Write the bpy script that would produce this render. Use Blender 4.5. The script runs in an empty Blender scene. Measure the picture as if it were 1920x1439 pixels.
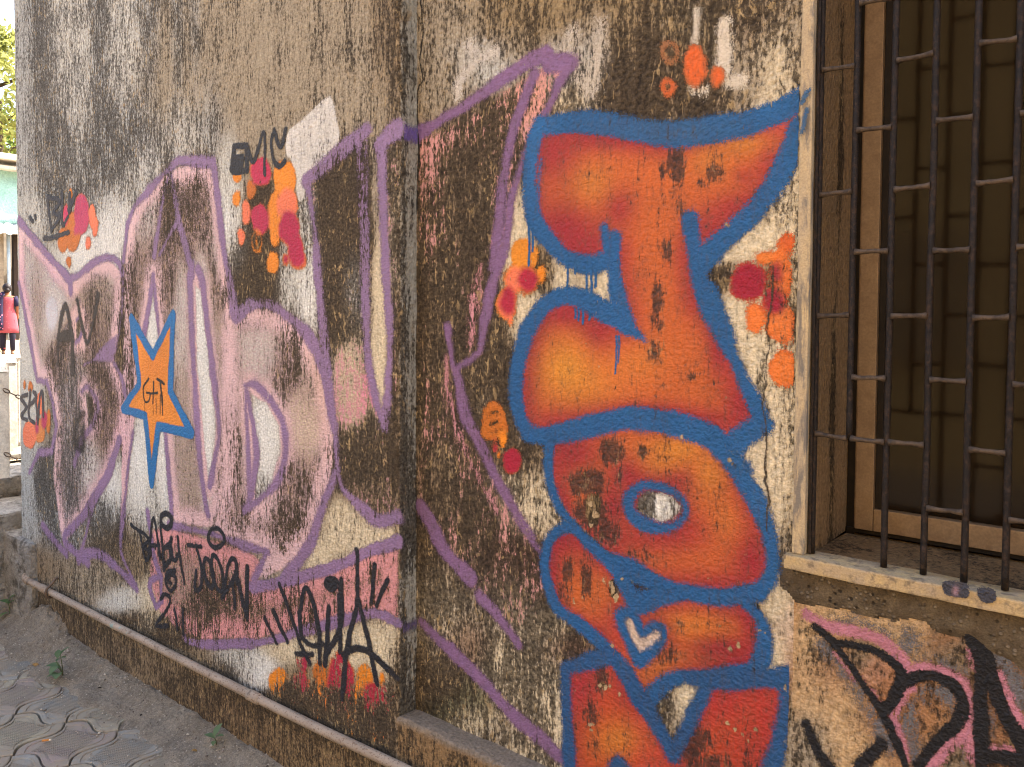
import bpy, bmesh, math, random
import numpy as np
from mathutils import Vector, Matrix, noise

random.seed(7)
rng = np.random.default_rng(7)
scene = bpy.context.scene
COL = scene.collection

# ------------------------------------------------------------------ camera
FPX, PW, PH = 1500.0, 1920.0, 1439.0
YAW, PITCH, ROLL = math.radians(38.4), math.radians(2.0), math.radians(0.37)
CAM = np.array((0.0, -1.8, 1.8))
SHIFT_PX = 87.0
camR = Matrix.Rotation(YAW, 3, 'Z') @ Matrix.Rotation(math.radians(90) - PITCH, 3, 'X') @ Matrix.Rotation(ROLL, 3, 'Z')
cam_data = bpy.data.cameras.new('camera')
cam_data.sensor_width = 36.0
cam_data.lens = 36.0 * FPX / PW
cam_data.shift_y = -SHIFT_PX / PW
cam_data.clip_start = 0.05
cam_data.clip_end = 2000.0
cam = bpy.data.objects.new('camera', cam_data)
COL.objects.link(cam)
cam.matrix_world = Matrix.Translation(Vector(CAM)) @ camR.to_4x4()
scene.camera = cam
RM = np.array(camR)

# ------------------------------------------------------------------ light
SUN_EL = math.radians(52)
SUN_DIR = Vector((0.30, 1.0, 0)).normalized()          # horizontal direction towards the sun: behind the building
world = bpy.data.worlds.new('World')
scene.world = world
world.use_nodes = True
wn = world.node_tree
bg = wn.nodes['Background']
sky = wn.nodes.new('ShaderNodeTexSky')
sky.sky_type = 'NISHITA'
sky.sun_disc = False
sky.sun_elevation = SUN_EL
sky.sun_rotation = math.atan2(SUN_DIR.x, SUN_DIR.y)
sky.air_density = 1.0
sky.dust_density = 6.0
sky.ozone_density = 0.3
wn.links.new(sky.outputs[0], bg.inputs[0])
bg.inputs[1].default_value = 0.15
sun_data = bpy.data.lights.new('sun', 'SUN')
sun_data.energy = 3.6
sun_data.angle = math.radians(0.5)
sun_data.color = (1.0, 0.93, 0.82)
sun = bpy.data.objects.new('sun', sun_data)
COL.objects.link(sun)
sd = Vector((SUN_DIR.x * math.cos(SUN_EL), SUN_DIR.y * math.cos(SUN_EL), math.sin(SUN_EL)))
sun.rotation_euler = sd.to_track_quat('Z', 'Y').to_euler()
sun.location = (0, 20, 20)
vs = scene.view_settings
vs.view_transform = 'Standard'
vs.look = 'None'
vs.exposure = 2.42
vs.gamma = 1.0
scene.cycles.transparent_max_bounces = 24
scene.cycles.use_denoising = True
scene.cycles.filter_width = 1.1
scene.cycles.max_bounces = 4
scene.cycles.diffuse_bounces = 2
scene.cycles.glossy_bounces = 2

# ------------------------------------------------------------------ geometry of the place (metres)
Y0, Y1 = 0.0, 0.08            # plane of the proud wall, plane of the recessed wall

def ray(px, py):
    px = np.asarray(px, float); py = np.asarray(py, float)
    d = np.stack([(px - PW / 2) / FPX, -(py - (PH / 2 - SHIFT_PX)) / FPX, -np.ones_like(px)], -1)
    return d @ RM.T

def on_wall(pts, Y):
    """photo pixels -> (x, z) on the wall plane y = Y"""
    p = np.asarray(pts, float).reshape(-1, 2)
    d = ray(p[:, 0], p[:, 1])
    s = (Y - CAM[1]) / d[:, 1]
    return np.stack([CAM[0] + d[:, 0] * s, CAM[2] + d[:, 2] * s], -1)

def on_x(pts, X):
    p = np.asarray(pts, float).reshape(-1, 2)
    d = ray(p[:, 0], p[:, 1])
    s = (X - CAM[0]) / d[:, 0]
    return np.stack([CAM[1] + d[:, 1] * s, CAM[2] + d[:, 2] * s], -1)

def on_ground(px, py, Z=0.0):
    d = ray(px, py)
    s = (Z - CAM[2]) / d[..., 2]
    return CAM[0] + d[..., 0] * s, CAM[1] + d[..., 1] * s

def to_px(P):
    c = (np.asarray(P, float) - CAM) @ RM
    w = np.maximum(-c[..., 2], 0.4)
    return np.stack([PW / 2 + FPX * c[..., 0] / w, PH / 2 - SHIFT_PX - FPX * c[..., 1] / w], -1)

XL = float(on_wall([(33, 580)], Y0)[0, 0])     # left end of the building
XC = float(on_wall([(748, 580)], Y0)[0, 0])    # where the wall steps back
XW = float(on_wall([(1519, 580)], Y1)[0, 0])   # left edge of the window opening
XT = float(on_wall([(1496, 580)], Y1)[0, 0])   # left edge of the window surround
XR = XW + 1.35                                 # right edge of the window opening
ZS = float(on_wall([(1490, 1036)], Y1)[0, 1])  # top of the window sill
ZT = 2.95                                      # head of the window
ZB = 4.9                                       # parapet

# ------------------------------------------------------------------ helpers
def lin(r, g, b):
    f = lambda c: (c / 255.0) / 12.92 if c / 255.0 <= 0.04045 else ((c / 255.0 + 0.055) / 1.055) ** 2.4
    return (f(r), f(g), f(b))

def tag(o, label=None, category=None, group=None, kind=None):
    if label: o['label'] = label
    if category: o['category'] = category
    if group: o['group'] = group
    if kind: o['kind'] = kind
    return o

def empty(name, loc=(0, 0, 0), parent=None):
    o = bpy.data.objects.new(name, None)
    o.location = loc
    o.empty_display_size = 0.1
    COL.objects.link(o)
    if parent: o.parent = parent
    return o

def obj_from(name, me, mat=None, parent=None, loc=None, rot=None):
    o = bpy.data.objects.new(name, me)
    COL.objects.link(o)
    if mat is not None and len(me.materials) == 0: me.materials.append(mat)
    if parent: o.parent = parent
    if loc is not None: o.location = loc
    if rot is not None: o.rotation_euler = rot
    return o

def bm_obj(name, bm, mat, parent=None, smooth=False, loc=None, rot=None):
    bmesh.ops.recalc_face_normals(bm, faces=bm.faces)
    me = bpy.data.meshes.new(name)
    bm.to_mesh(me); bm.free()
    if smooth:
        for p in me.polygons: p.use_smooth = True
    return obj_from(name, me, mat, parent, loc, rot)

def grid_mesh(name, V, F, attrs=None, cols=None, smooth=False):
    """V (n,3), F (m,4) numpy"""
    me = bpy.data.meshes.new(name)
    V = np.ascontiguousarray(V, np.float32); F = np.ascontiguousarray(F, np.int32)
    k = F.shape[1]
    me.vertices.add(len(V)); me.vertices.foreach_set('co', V.ravel())
    me.loops.add(F.size); me.loops.foreach_set('vertex_index', F.ravel())
    me.polygons.add(len(F))
    me.polygons.foreach_set('loop_start', np.arange(0, F.size, k, dtype=np.int32))
    me.polygons.foreach_set('loop_total', np.full(len(F), k, np.int32))
    if smooth: me.polygons.foreach_set('use_smooth', np.ones(len(F), bool))
    me.update(calc_edges=True)
    for kx, v in (attrs or {}).items():
        a = me.attributes.new(kx, 'FLOAT', 'POINT'); a.data.foreach_set('value', np.ascontiguousarray(v, np.float32))
    for kx, v in (cols or {}).items():
        a = me.attributes.new(kx, 'FLOAT_COLOR', 'POINT')
        c = np.ones((len(V), 4), np.float32); c[:, :3] = v
        a.data.foreach_set('color', c.ravel())
    return me

def rough_box(name, lo, hi, mat, parent=None, cut=0.06, jit=0.004, bevel=0.006, seed=0.0, scale=9.0):
    """a box with softened, uneven edges; coordinates are world (parent sits at the origin)"""
    bm = bmesh.new()
    bmesh.ops.create_cube(bm, size=1.0)
    lo, hi = Vector(lo), Vector(hi); sz = hi - lo
    for v in bm.verts: v.co = Vector((lo[i] + (v.co[i] + .5) * sz[i] for i in range(3)))
    if bevel > 0:
        bmesh.ops.bevel(bm, geom=list(bm.edges), offset=bevel, segments=2, affect='EDGES', profile=0.6)
    if cut > 0:
        for ax in range(3):
            n = int(sz[ax] / cut)
            if n < 1: continue
            for i in range(1, min(n, 90)):
                c = lo.copy(); c[ax] += sz[ax] * i / n
                nn = Vector((0, 0, 0)); nn[ax] = 1
                bmesh.ops.bisect_plane(bm, geom=list(bm.verts) + list(bm.edges) + list(bm.faces), plane_co=c, plane_no=nn)
    if jit > 0:
        for v in bm.verts:
            p = v.co * scale + Vector((seed, seed * 2, 0))
            v.co += noise.noise_vector(p) * jit + noise.noise_vector(p * 3.1) * jit * .5
    return bm_obj(name, bm, mat, parent, smooth=False)

def tube_bm(bm, pts, r, seg=10, caps=True):
    pts = [Vector(p) for p in pts]
    rs = r if isinstance(r, (list, tuple)) else [r] * len(pts)
    rings = []
    prev = None
    for i, p in enumerate(pts):
        t = (pts[min(i + 1, len(pts) - 1)] - pts[max(i - 1, 0)]).normalized()
        if prev is None:
            u = t.orthogonal().normalized()
        else:
            u = (prev - t * prev.dot(t)).normalized()
        prev = u
        w = t.cross(u)
        rings.append([bm.verts.new(p + (u * math.cos(a) + w * math.sin(a)) * rs[i]) for a in [2 * math.pi * k / seg for k in range(seg)]])
    for a, b in zip(rings, rings[1:]):
        for k in range(seg): bm.faces.new((a[k], a[(k + 1) % seg], b[(k + 1) % seg], b[k]))
    if caps:
        bm.faces.new(rings[0][::-1]); bm.faces.new(rings[-1])
    return rings

# ------------------------------------------------------------------ node helper
class NT:
    def __init__(s, name):
        s.mat = bpy.data.materials.new(name); s.mat.use_nodes = True
        s.t = s.mat.node_tree; s.n = s.t.nodes; s.l = s.t.links
        s.bsdf = s.n['Principled BSDF']; s.out = s.n['Material Output']
        s.bsdf.inputs['Roughness'].default_value = 0.9
        s.bsdf.inputs['Specular IOR Level'].default_value = 0.2
    def put(s, sock, v):
        if hasattr(v, 'links') or isinstance(v, bpy.types.NodeSocket): s.l.new(v, sock)
        elif isinstance(v, (tuple, list)) and len(v) == 3 and sock.type == 'RGBA': sock.default_value = (*v, 1)
        else: sock.default_value = v
    def pos(s):
        return s.n.new('ShaderNodeNewGeometry').outputs['Position']
    def objco(s):
        return s.n.new('ShaderNodeTexCoord').outputs['Object']
    def attr(s, name, color=False):
        a = s.n.new('ShaderNodeAttribute'); a.attribute_name = name
        return a.outputs['Color' if color else 'Fac']
    def scale(s, v, sx, sy, sz, off=(0, 0, 0)):
        m = s.n.new('ShaderNodeMapping'); s.put(m.inputs[0], v)
        m.inputs['Scale'].default_value = (sx, sy, sz); m.inputs['Location'].default_value = off
        return m.outputs[0]
    def noise(s, v, sc, det=3.0, ro=0.55, dist=0.0, lo=None, hi=None):
        t = s.n.new('ShaderNodeTexNoise'); s.put(t.inputs['Vector'], v)
        t.inputs['Scale'].default_value = sc; t.inputs['Detail'].default_value = det
        t.inputs['Roughness'].default_value = ro; t.inputs['Distortion'].default_value = dist
        o = t.outputs['Fac']
        return o if lo is None else s.rng(o, lo, hi)
    def voro(s, v, sc, feat='F1', out='Distance', rand=1.0):
        t = s.n.new('ShaderNodeTexVoronoi'); s.put(t.inputs['Vector'], v)
        t.feature = feat; t.inputs['Scale'].default_value = sc; t.inputs['Randomness'].default_value = rand
        return t.outputs[out]
    def rng(s, v, a, b, c=0.0, d=1.0, smooth=False):
        m = s.n.new('ShaderNodeMapRange'); s.put(m.inputs[0], v)
        m.interpolation_type = 'SMOOTHSTEP' if smooth else 'LINEAR'
        for i, x in enumerate((a, b, c, d)): s.put(m.inputs[1 + i], x)
        return m.outputs[0]
    def m(s, op, a, b=0.0, c=None):
        n = s.n.new('ShaderNodeMath'); n.operation = op
        s.put(n.inputs[0], a); s.put(n.inputs[1], b)
        if c is not None: s.put(n.inputs[2], c)
        return n.outputs[0]
    def mix(s, f, a, b, mode='MIX'):
        n = s.n.new('ShaderNodeMix'); n.data_type = 'RGBA'; n.blend_type = mode
        s.put(n.inputs[0], f); s.put(n.inputs[6], a); s.put(n.inputs[7], b)
        return n.outputs[2]
    def mul(s, col, f):
        """colour times scalar socket"""
        n = s.n.new('ShaderNodeVectorMath'); n.operation = 'SCALE'
        s.put(n.inputs[0], col); s.put(n.inputs['Scale'], f)
        return n.outputs[0]
    def bump(s, h, strength=0.6, dist=0.01, prev=None):
        b = s.n.new('ShaderNodeBump'); b.inputs['Strength'].default_value = strength
        b.inputs['Distance'].default_value = dist
        s.put(b.inputs['Height'], h)
        if prev is not None: s.put(b.inputs['Normal'], prev)
        return b.outputs[0]
    def done(s, color, normal=None, rough=None):
        s.put(s.bsdf.inputs['Base Color'], color)
        if normal is not None: s.put(s.bsdf.inputs['Normal'], normal)
        if rough is not None: s.put(s.bsdf.inputs['Roughness'], rough)
        return s.mat

def stucco(k, P):
    """height of the plaster grain, 0..1"""
    return k.noise(P, 95, 3, .6, 0.2)

def weather(k, P, base, grime, h, flake=1.0, grain=1.0, streak=(58, 8.5)):
    """stains and black mould shared by the plaster and by the paint on it"""
    st = k.noise(k.scale(P, streak[0], streak[0], streak[1]), 1.0, 4, .72, .2, .30, .70)
    md = k.noise(k.scale(P, 8, 8, 4.2, (3, 1, 2)), 1.0, 4, .66, .3, .28, .72)
    fi = k.noise(k.scale(P, 115, 115, 52), 1.0, 4, .74, .2, .29, .71)
    r = k.m('ADD', k.m('ADD', k.m('MULTIPLY', st, .34), k.m('MULTIPLY', md, .20)), k.m('MULTIPLY', fi, .46))
    base = k.mul(base, k.rng(fi, 0, 1, 1 - .26 * grain, 1 + .18 * grain))
    base = k.mul(base, k.rng(st, 0, 1, 1 - .16 * grain, 1 + .10 * grain))
    base = k.mul(base, k.rng(h, .32, .64, 1 - .24 * grain, 1 + .12 * grain))
    d = k.m('SUBTRACT', grime, r)
    film = k.rng(d, -.32, .20, 0, 1, True)
    c = k.mix(k.m('MULTIPLY', film, .50), base, k.mix(md, lin(78, 62, 45), lin(118, 100, 76)))
    mould = k.rng(d, -.10, .07, 0, 1, True)
    mould = k.m('MULTIPLY', mould, k.rng(h, .36, .60, 1.0, .66))
    c = k.mix(k.m('MULTIPLY', mould, .89), c, k.mix(st, lin(20, 17, 14), lin(48, 41, 32)))
    if flake > 0:
        fl0 = k.noise(k.scale(P, 60, 60, 26, (5, 5, 1)), 1.0, 3, .68, .7)
        gate = k.m('MULTIPLY', k.rng(grime, .3, .6, 0, 1), k.rng(md, .30, .70, 0, 1))
        fl = k.m('MULTIPLY', k.rng(fl0, .575, .63, 0, 1), gate)
        c = k.mix(k.m('MULTIPLY', fl, .85 * flake), c, k.mix(fi, lin(150, 124, 86), lin(200, 174, 128)))
        return c, st, md, fi, fl0
    return c, st, md, fi, fi
# ------------------------------------------------------------------ the wall's own colours: tone samples read along the wall
# px, py, rx, ry, plaster colour (sRGB), amount of mould 0..1
GREY, TAN, CREAM, WHITE, BROWN, OCHRE, PALE = (178, 180, 176), (168, 155, 133), (220, 204, 172), (230, 228, 220), (140, 122, 98), (200, 168, 126), (208, 206, 196)
TONE = [
 (332, 40, 8, 120, GREY, .60), (366, 30, 7, 90, GREY, .56), (440, 20, 8, 70, TAN, .55), (470, 60, 6, 80, TAN, .50), (522, 30, 8, 90, TAN, .52), (600, 20, 9, 80, TAN, .52), (655, 60, 8, 100, TAN, .56), (735, 100, 8, 140, BROWN, .62), (705, 40, 8, 90, BROWN, .56),
 (45, 60, 14, 120, GREY, 0.42), (45, 320, 12, 160, GREY, 0.42), (72, 60, 14, 130, GREY, 0.63), (85, 230, 18, 120, GREY, 0.59),
 (130, 60, 25, 90, PALE, 0.47), (150, 180, 14, 150, PALE, 0.45), (185, 90, 14, 160, GREY, 0.57), (230, 60, 25, 90, PALE, 0.46), (282, 50, 12, 90, GREY, 0.59),
 (120, 300, 30, 60, GREY, 0.58), (200, 260, 40, 60, GREY, 0.58), (255, 270, 30, 50, GREY, 0.57), (310, 120, 30, 90, TAN, 0.43), (340, 250, 28, 40, PALE, 0.48),
 (395, 215, 16, 50, GREY, 0.52), (400, 60, 40, 90, TAN, 0.44), (400, 150, 35, 60, TAN, 0.43), (480, 100, 60, 120, TAN, 0.32), (560, 60, 60, 90, TAN, 0.36), (620, 120, 40, 90, TAN, 0.38),
 (680, 70, 25, 80, TAN, 0.38), (720, 60, 20, 90, BROWN, 0.48), (700, 190, 30, 50, TAN, 0.44), (650, 200, 25, 40, TAN, 0.40), (480, 210, 40, 35, TAN, 0.36),
 (60, 390, 20, 40, PALE, 0.30), (45, 470, 10, 60, PALE, 0.30), (100, 350, 30, 25, GREY, 0.60), (180, 350, 30, 40, GREY, 0.55), (210, 430, 22, 50, WHITE, 0.25), (240, 340, 25, 35, PALE, 0.48), (275, 300, 15, 30, WHITE, 0.40),
 (150, 470, 20, 25, WHITE, 0.14), (100, 520, 25, 30, PALE, 0.20), (97, 590, 14, 38, WHITE, 0.04), (75, 560, 12, 50, TAN, 0.38), (180, 560, 18, 30, TAN, 0.50), (175, 620, 14, 50, BROWN, 0.55),
 (50, 640, 10, 60, PALE, 0.22), (55, 740, 14, 60, PALE, 0.18), (45, 860, 12, 70, GREY, 0.26), (50, 950, 14, 50, GREY, 0.35),
 (110, 660, 14, 40, BROWN, 0.66), (130, 750, 16, 60, GREY, 0.58), (140, 850, 16, 60, GREY, 0.60), (190, 750, 12, 40, BROWN, 0.66), (195, 830, 14, 40, BROWN, 0.58), (90, 920, 20, 40, GREY, 0.70), (120, 980, 25, 40, GREY, 0.55),
 (170, 880, 14, 40, WHITE, 0.38), (205, 910, 14, 40, WHITE, 0.26), (190, 970, 25, 30, GREY, 0.62), (235, 720, 12, 60, BROWN, 0.60), (240, 560, 10, 50, BROWN, 0.72), (285, 620, 8, 30, WHITE, 0.06), (280, 960, 20, 40, PALE, 0.40), (265, 880, 14, 60, WHITE, 0.18), (310, 880, 10, 60, WHITE, 0.22),
 (270, 480, 15, 30, BROWN, 0.45), (315, 400, 8, 50, BROWN, 0.74), (365, 390, 20, 60, BROWN, 0.60), (270, 400, 12, 40, PALE, 0.46), (315, 540, 10, 40, BROWN, 0.55), (340, 620, 12, 60, PALE, 0.32), (340, 760, 14, 60, TAN, 0.38), (345, 880, 14, 60, TAN, 0.34), (375, 620, 8, 90, WHITE, 0.05), (390, 800, 8, 90, WHITE, 0.06),
 (430, 330, 12, 60, PALE, 0.36), (425, 420, 14, 50, WHITE, 0.26), (470, 520, 30, 50, BROWN, 0.78), (500, 400, 20, 40, BROWN, 0.70), (445, 470, 12, 30, PALE, 0.55), (545, 520, 15, 40, PALE, 0.40), (580, 540, 14, 50, WHITE, 0.28), (575, 430, 10, 60, PALE, 0.50),
 (430, 700, 16, 60, TAN, 0.34), (430, 850, 12, 70, BROWN, 0.55), (480, 650, 30, 35, PALE, 0.26), (470, 600, 20, 16, BROWN, 0.50), (540, 680, 20, 50, BROWN, 0.66), (575, 720, 14, 50, TAN, 0.40), (500, 840, 18, 60, WHITE, 0.10), (490, 920, 14, 30, PALE, 0.50), (570, 800, 22, 45, CREAM, 0.16), (560, 900, 28, 40, BROWN, 0.62), (600, 920, 12, 40, BROWN, 0.45),
 (640, 320, 30, 40, BROWN, 0.80), (640, 430, 30, 60, BROWN, 0.86), (630, 560, 20, 60, BROWN, 0.82), (660, 540, 12, 40, PALE, 0.60), (650, 680, 15, 40, CREAM, 0.34), (640, 620, 15, 20, BROWN, 0.75), (660, 760, 14, 30, CREAM, 0.20), (670, 850, 25, 40, BROWN, 0.72), (720, 860, 18, 50, BROWN, 0.66), (715, 540, 8, 60, CREAM, 0.10), (710, 700, 8, 50, CREAM, 0.12), (705, 330, 6, 60, TAN, 0.40), (740, 420, 6, 80, TAN, 0.60), (740, 700, 6, 80, BROWN, 0.60),
 (690, 920, 20, 20, BROWN, 0.45), (640, 990, 30, 25, CREAM, 0.30), (700, 1005, 25, 12, CREAM, 0.28), (720, 940, 20, 25, BROWN, 0.50), (540, 1000, 30, 30, BROWN, 0.60), (450, 990, 30, 25, BROWN, 0.55), (500, 1060, 40, 20, TAN, 0.40), (590, 1040, 20, 15, CREAM, 0.26),
 (270, 1030, 25, 30, BROWN, 0.55), (200, 1010, 25, 20, BROWN, 0.60), (150, 1090, 40, 25, TAN, 0.48), (100, 1060, 25, 25, BROWN, 0.42), (230, 1130, 30, 16, PALE, 0.28), (280, 1140, 18, 30, CREAM, 0.35), (330, 1080, 25, 30, TAN, 0.42), (400, 1140, 30, 30, BROWN, 0.60), (450, 1170, 30, 25, BROWN, 0.50), (550, 1140, 40, 30, BROWN, 0.52), (650, 1120, 40, 30, BROWN, 0.46), (720, 1100, 20, 40, BROWN, 0.44),
 (450, 1245, 25, 25, PALE, 0.40), (480, 1260, 20, 20, WHITE, 0.22), (560, 1215, 40, 14, CREAM, 0.34), (660, 1210, 30, 25, CREAM, 0.24), (720, 1220, 20, 40, CREAM, 0.30), (740, 1300, 10, 60, BROWN, 0.55), (320, 1190, 40, 14, BROWN, 0.68), (250, 1160, 40, 12, BROWN, 0.62), (420, 1270, 30, 20, BROWN, 0.60), (560, 1330, 60, 20, BROWN, 0.64), (680, 1380, 50, 25, BROWN, 0.66), (740, 1400, 20, 20, BROWN, 0.62),
 (120, 1180, 40, 40, BROWN, 0.58), (250, 1250, 60, 30, BROWN, 0.50), (350, 1320, 60, 30, (116, 98, 74), 0.54), (480, 1390, 60, 40, (134, 110, 80), 0.50), (620, 1420, 50, 25, (136, 112, 80), 0.50), (420, 1330, 40, 30, (124, 100, 74), 0.56), (200, 1260, 30, 20, BROWN, 0.56),
]
TONE_R = [
 (800, 60, 20, 90, TAN, 0.34), (860, 40, 40, 50, TAN, 0.42), (960, 40, 60, 40, (150, 130, 98), 0.48), (1080, 40, 60, 40, (150, 130, 98), 0.45), (1160, 50, 50, 40, (150, 130, 98), 0.48), (900, 110, 40, 30, PALE, 0.34), (840, 150, 30, 40, TAN, 0.46),
 (960, 80, 30, 20, TAN, 0.50), (1060, 110, 30, 30, PALE, 0.42), (1110, 110, 20, 50, PALE, 0.30), (1080, 185, 20, 16, CREAM, 0.58), (1150, 150, 40, 40, BROWN, 0.72), (1220, 110, 40, 50, BROWN, 0.72), (1230, 190, 50, 30, BROWN, 0.76), (1330, 190, 50, 20, BROWN, 0.68), (1400, 170, 30, 40, TAN, 0.45), (1390, 110, 25, 30, TAN, 0.50),
 (1290, 40, 40, 40, (140, 124, 96), 0.56), (1350, 30, 20, 40, (140, 124, 96), 0.54), (1420, 30, 40, 50, BROWN, 0.62), (1450, 110, 25, 50, CREAM, 0.34), (1490, 60, 12, 80, TAN, 0.50), (1440, 190, 30, 20, CREAM, 0.40), (1500, 250, 10, 60, CREAM, 0.34), (1480, 340, 20, 50, CREAM, 0.45), (1490, 440, 10, 60, CREAM, 0.42),
 (800, 320, 20, 40, BROWN, 0.46), (850, 300, 40, 40, BROWN, 0.56), (900, 260, 30, 40, BROWN, 0.68), (860, 380, 50, 60, BROWN, 0.60), (900, 340, 20, 60, BROWN, 0.70), (820, 480, 40, 80, BROWN, 0.68), (880, 480, 40, 80, BROWN, 0.66), (820, 620, 30, 80, BROWN, 0.66), (890, 590, 30, 60, BROWN, 0.66), (810, 760, 20, 80, BROWN, 0.66), (850, 850, 30, 60, BROWN, 0.64), (820, 950, 30, 60, BROWN, 0.60), (880, 960, 40, 60, BROWN, 0.60), (810, 860, 20, 40, BROWN, 0.52), (900, 920, 20, 40, BROWN, 0.56),
 (975, 430, 14, 40, CREAM, 0.18), (955, 480, 14, 40, CREAM, 0.22), (1010, 590, 14, 30, CREAM, 0.10), (970, 600, 14, 30, CREAM, 0.20), (1025, 530, 14, 30, BROWN, 0.70), (1050, 530, 14, 26, CREAM, 0.28), (1100, 530, 30, 24, CREAM, 0.16), (1085, 530, 8, 14, BROWN, 0.50), (1130, 555, 8, 20, CREAM, 0.05), (940, 640, 18, 50, BROWN, 0.74), (930, 720, 26, 50, BROWN, 0.72), (900, 760, 20, 40, BROWN, 0.68), (950, 780, 12, 40, BROWN, 0.70), (905, 760, 8, 16, CREAM, 0.34), (990, 860, 20, 30, BROWN, 0.62), (960, 920, 30, 30, CREAM, 0.54), (1000, 930, 24, 30, CREAM, 0.50), (1010, 980, 20, 20, CREAM, 0.46), (980, 970, 20, 20, CREAM, 0.45),
 (850, 1050, 40, 50, BROWN, 0.60), (940, 1060, 40, 40, (120, 86, 74), 0.66), (1000, 1080, 30, 50, (120, 86, 74), 0.64), (830, 1150, 30, 60, CREAM, 0.68), (900, 1130, 40, 50, TAN, 0.56), (960, 1140, 30, 50, CREAM, 0.62), (1010, 1180, 30, 40, CREAM, 0.60), (1050, 1220, 30, 20, (120, 86, 74), 0.58), (870, 1200, 30, 30, (150, 118, 96), 0.48), (820, 1270, 30, 40, BROWN, 0.72), (890, 1310, 26, 30, (116, 112, 84), 0.52), (840, 1330, 30, 20, (90, 98, 70), 0.66), (880, 1350, 30, 20, CREAM, 0.50), (950, 1260, 30, 40, CREAM, 0.62), (1020, 1290, 30, 60, CREAM, 0.60), (1000, 1400, 40, 30, CREAM, 0.56), (930, 1390, 30, 20, TAN, 0.56), (1050, 1360, 10, 50, CREAM, 0.36),
 (1360, 520, 14, 20, BROWN, 0.66), (1390, 580, 20, 40, CREAM, 0.14), (1420, 450, 30, 20, CREAM, 0.14), (1360, 480, 20, 10, CREAM, 0.10), (1410, 660, 14, 30, CREAM, 0.20), (1440, 650, 14, 40, CREAM, 0.46), (1430, 740, 14, 40, CREAM, 0.44), (1480, 640, 10, 40, CREAM, 0.52), (1480, 760, 14, 60, CREAM, 0.44), (1460, 820, 18, 60, CREAM, 0.26), (1410, 860, 20, 30, CREAM, 0.05), (1430, 900, 10, 40, CREAM, 0.10), (1470, 920, 14, 60, CREAM, 0.34), (1480, 1000, 8, 50, BROWN, 0.40), (1465, 1060, 10, 40, TAN, 0.36), (1460, 1120, 14, 30, CREAM, 0.10), (1475, 1180, 14, 30, (208, 184, 160), 0.36), (1455, 1230, 10, 30, CREAM, 0.10), (1495, 1240, 8, 40, (190, 150, 120), 0.42), (1500, 1360, 8, 50, TAN, 0.36), (1480, 1410, 10, 30, TAN, 0.38),
 (1210, 945, 12, 16, PALE, 0.72), (1240, 950, 10, 16, WHITE, 0.20), (1260, 955, 12, 16, PALE, 0.40), (1203, 1105, 20, 16, (110, 70, 66), 0.62), (1245, 1320, 20, 26, TAN, 0.56), (1285, 1310, 14, 24, CREAM, 0.16), (1200, 1190, 14, 24, (222, 196, 176), 0.08), (1225, 1200, 10, 12, (222, 196, 176), 0.05),
]
TONE_B = [   # under the window
 (1560, 1150, 30, 20, OCHRE, .20), (1520, 1220, 20, 30, OCHRE, .44), (1560, 1260, 30, 40, (176, 132, 96), .48), (1530, 1300, 30, 30, OCHRE, .30), (1580, 1330, 40, 40, OCHRE, .16), (1520, 1400, 30, 40, TAN, .46), (1600, 1400, 40, 30, OCHRE, .30), (1610, 1230, 20, 20, BROWN, .50), (1640, 1260, 20, 20, (178, 131, 105), .30), (1660, 1330, 40, 40, (163, 113, 77), .34), (1700, 1360, 40, 40, (169, 122, 83), .34), (1700, 1190, 40, 24, OCHRE, .22), (1760, 1200, 30, 20, (140, 104, 78), .40), (1800, 1230, 30, 20, BROWN, .46), (1860, 1270, 40, 40, (126, 96, 76), .50), (1900, 1400, 40, 60, (139, 99, 69), .46), (1860, 1350, 20, 40, (139, 99, 69), .36), (1780, 1420, 40, 30, BROWN, .46), (1640, 1180, 20, 14, OCHRE, .18),
]

def field(table, P, dflt, w0):
    q = to_px(P)
    num = np.zeros((len(q), 4)); den = np.full(len(q), w0)
    num += np.array([*lin(*dflt[0]), dflt[1]]) * w0
    for (x, y, rx, ry, c, g) in table:
        w = np.exp(-(((q[:, 0] - x) / (rx * 1.15)) ** 2 + ((q[:, 1] - y) / (ry * 1.15)) ** 2))
        num += w[:, None] * np.array([*lin(*c), g]); den += w
    r = num / den[:, None]
    return r[:, :3], r[:, 3]

def tone_at(P, side):
    if side == 'L': return field(TONE, P, ((150, 132, 104), .42), .03)
    if side == 'R': return field(TONE_R, P, ((150, 128, 94), .48), .03)
    return field(TONE_B, P, ((176, 130, 84), .36), .03)

# ------------------------------------------------------------------ materials of the building
def plaster_material(name, rough_scale=1.0, streak=(58, 8.5)):
    k = NT(name); P = k.pos()
    h = stucco(k, P)
    c, st, md, fi, fl = weather(k, P, k.attr('tint', True), k.attr('grime'), h, streak=streak)
    return k.done(c, k.bump(h, .8, .017 * rough_scale), .92)

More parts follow.
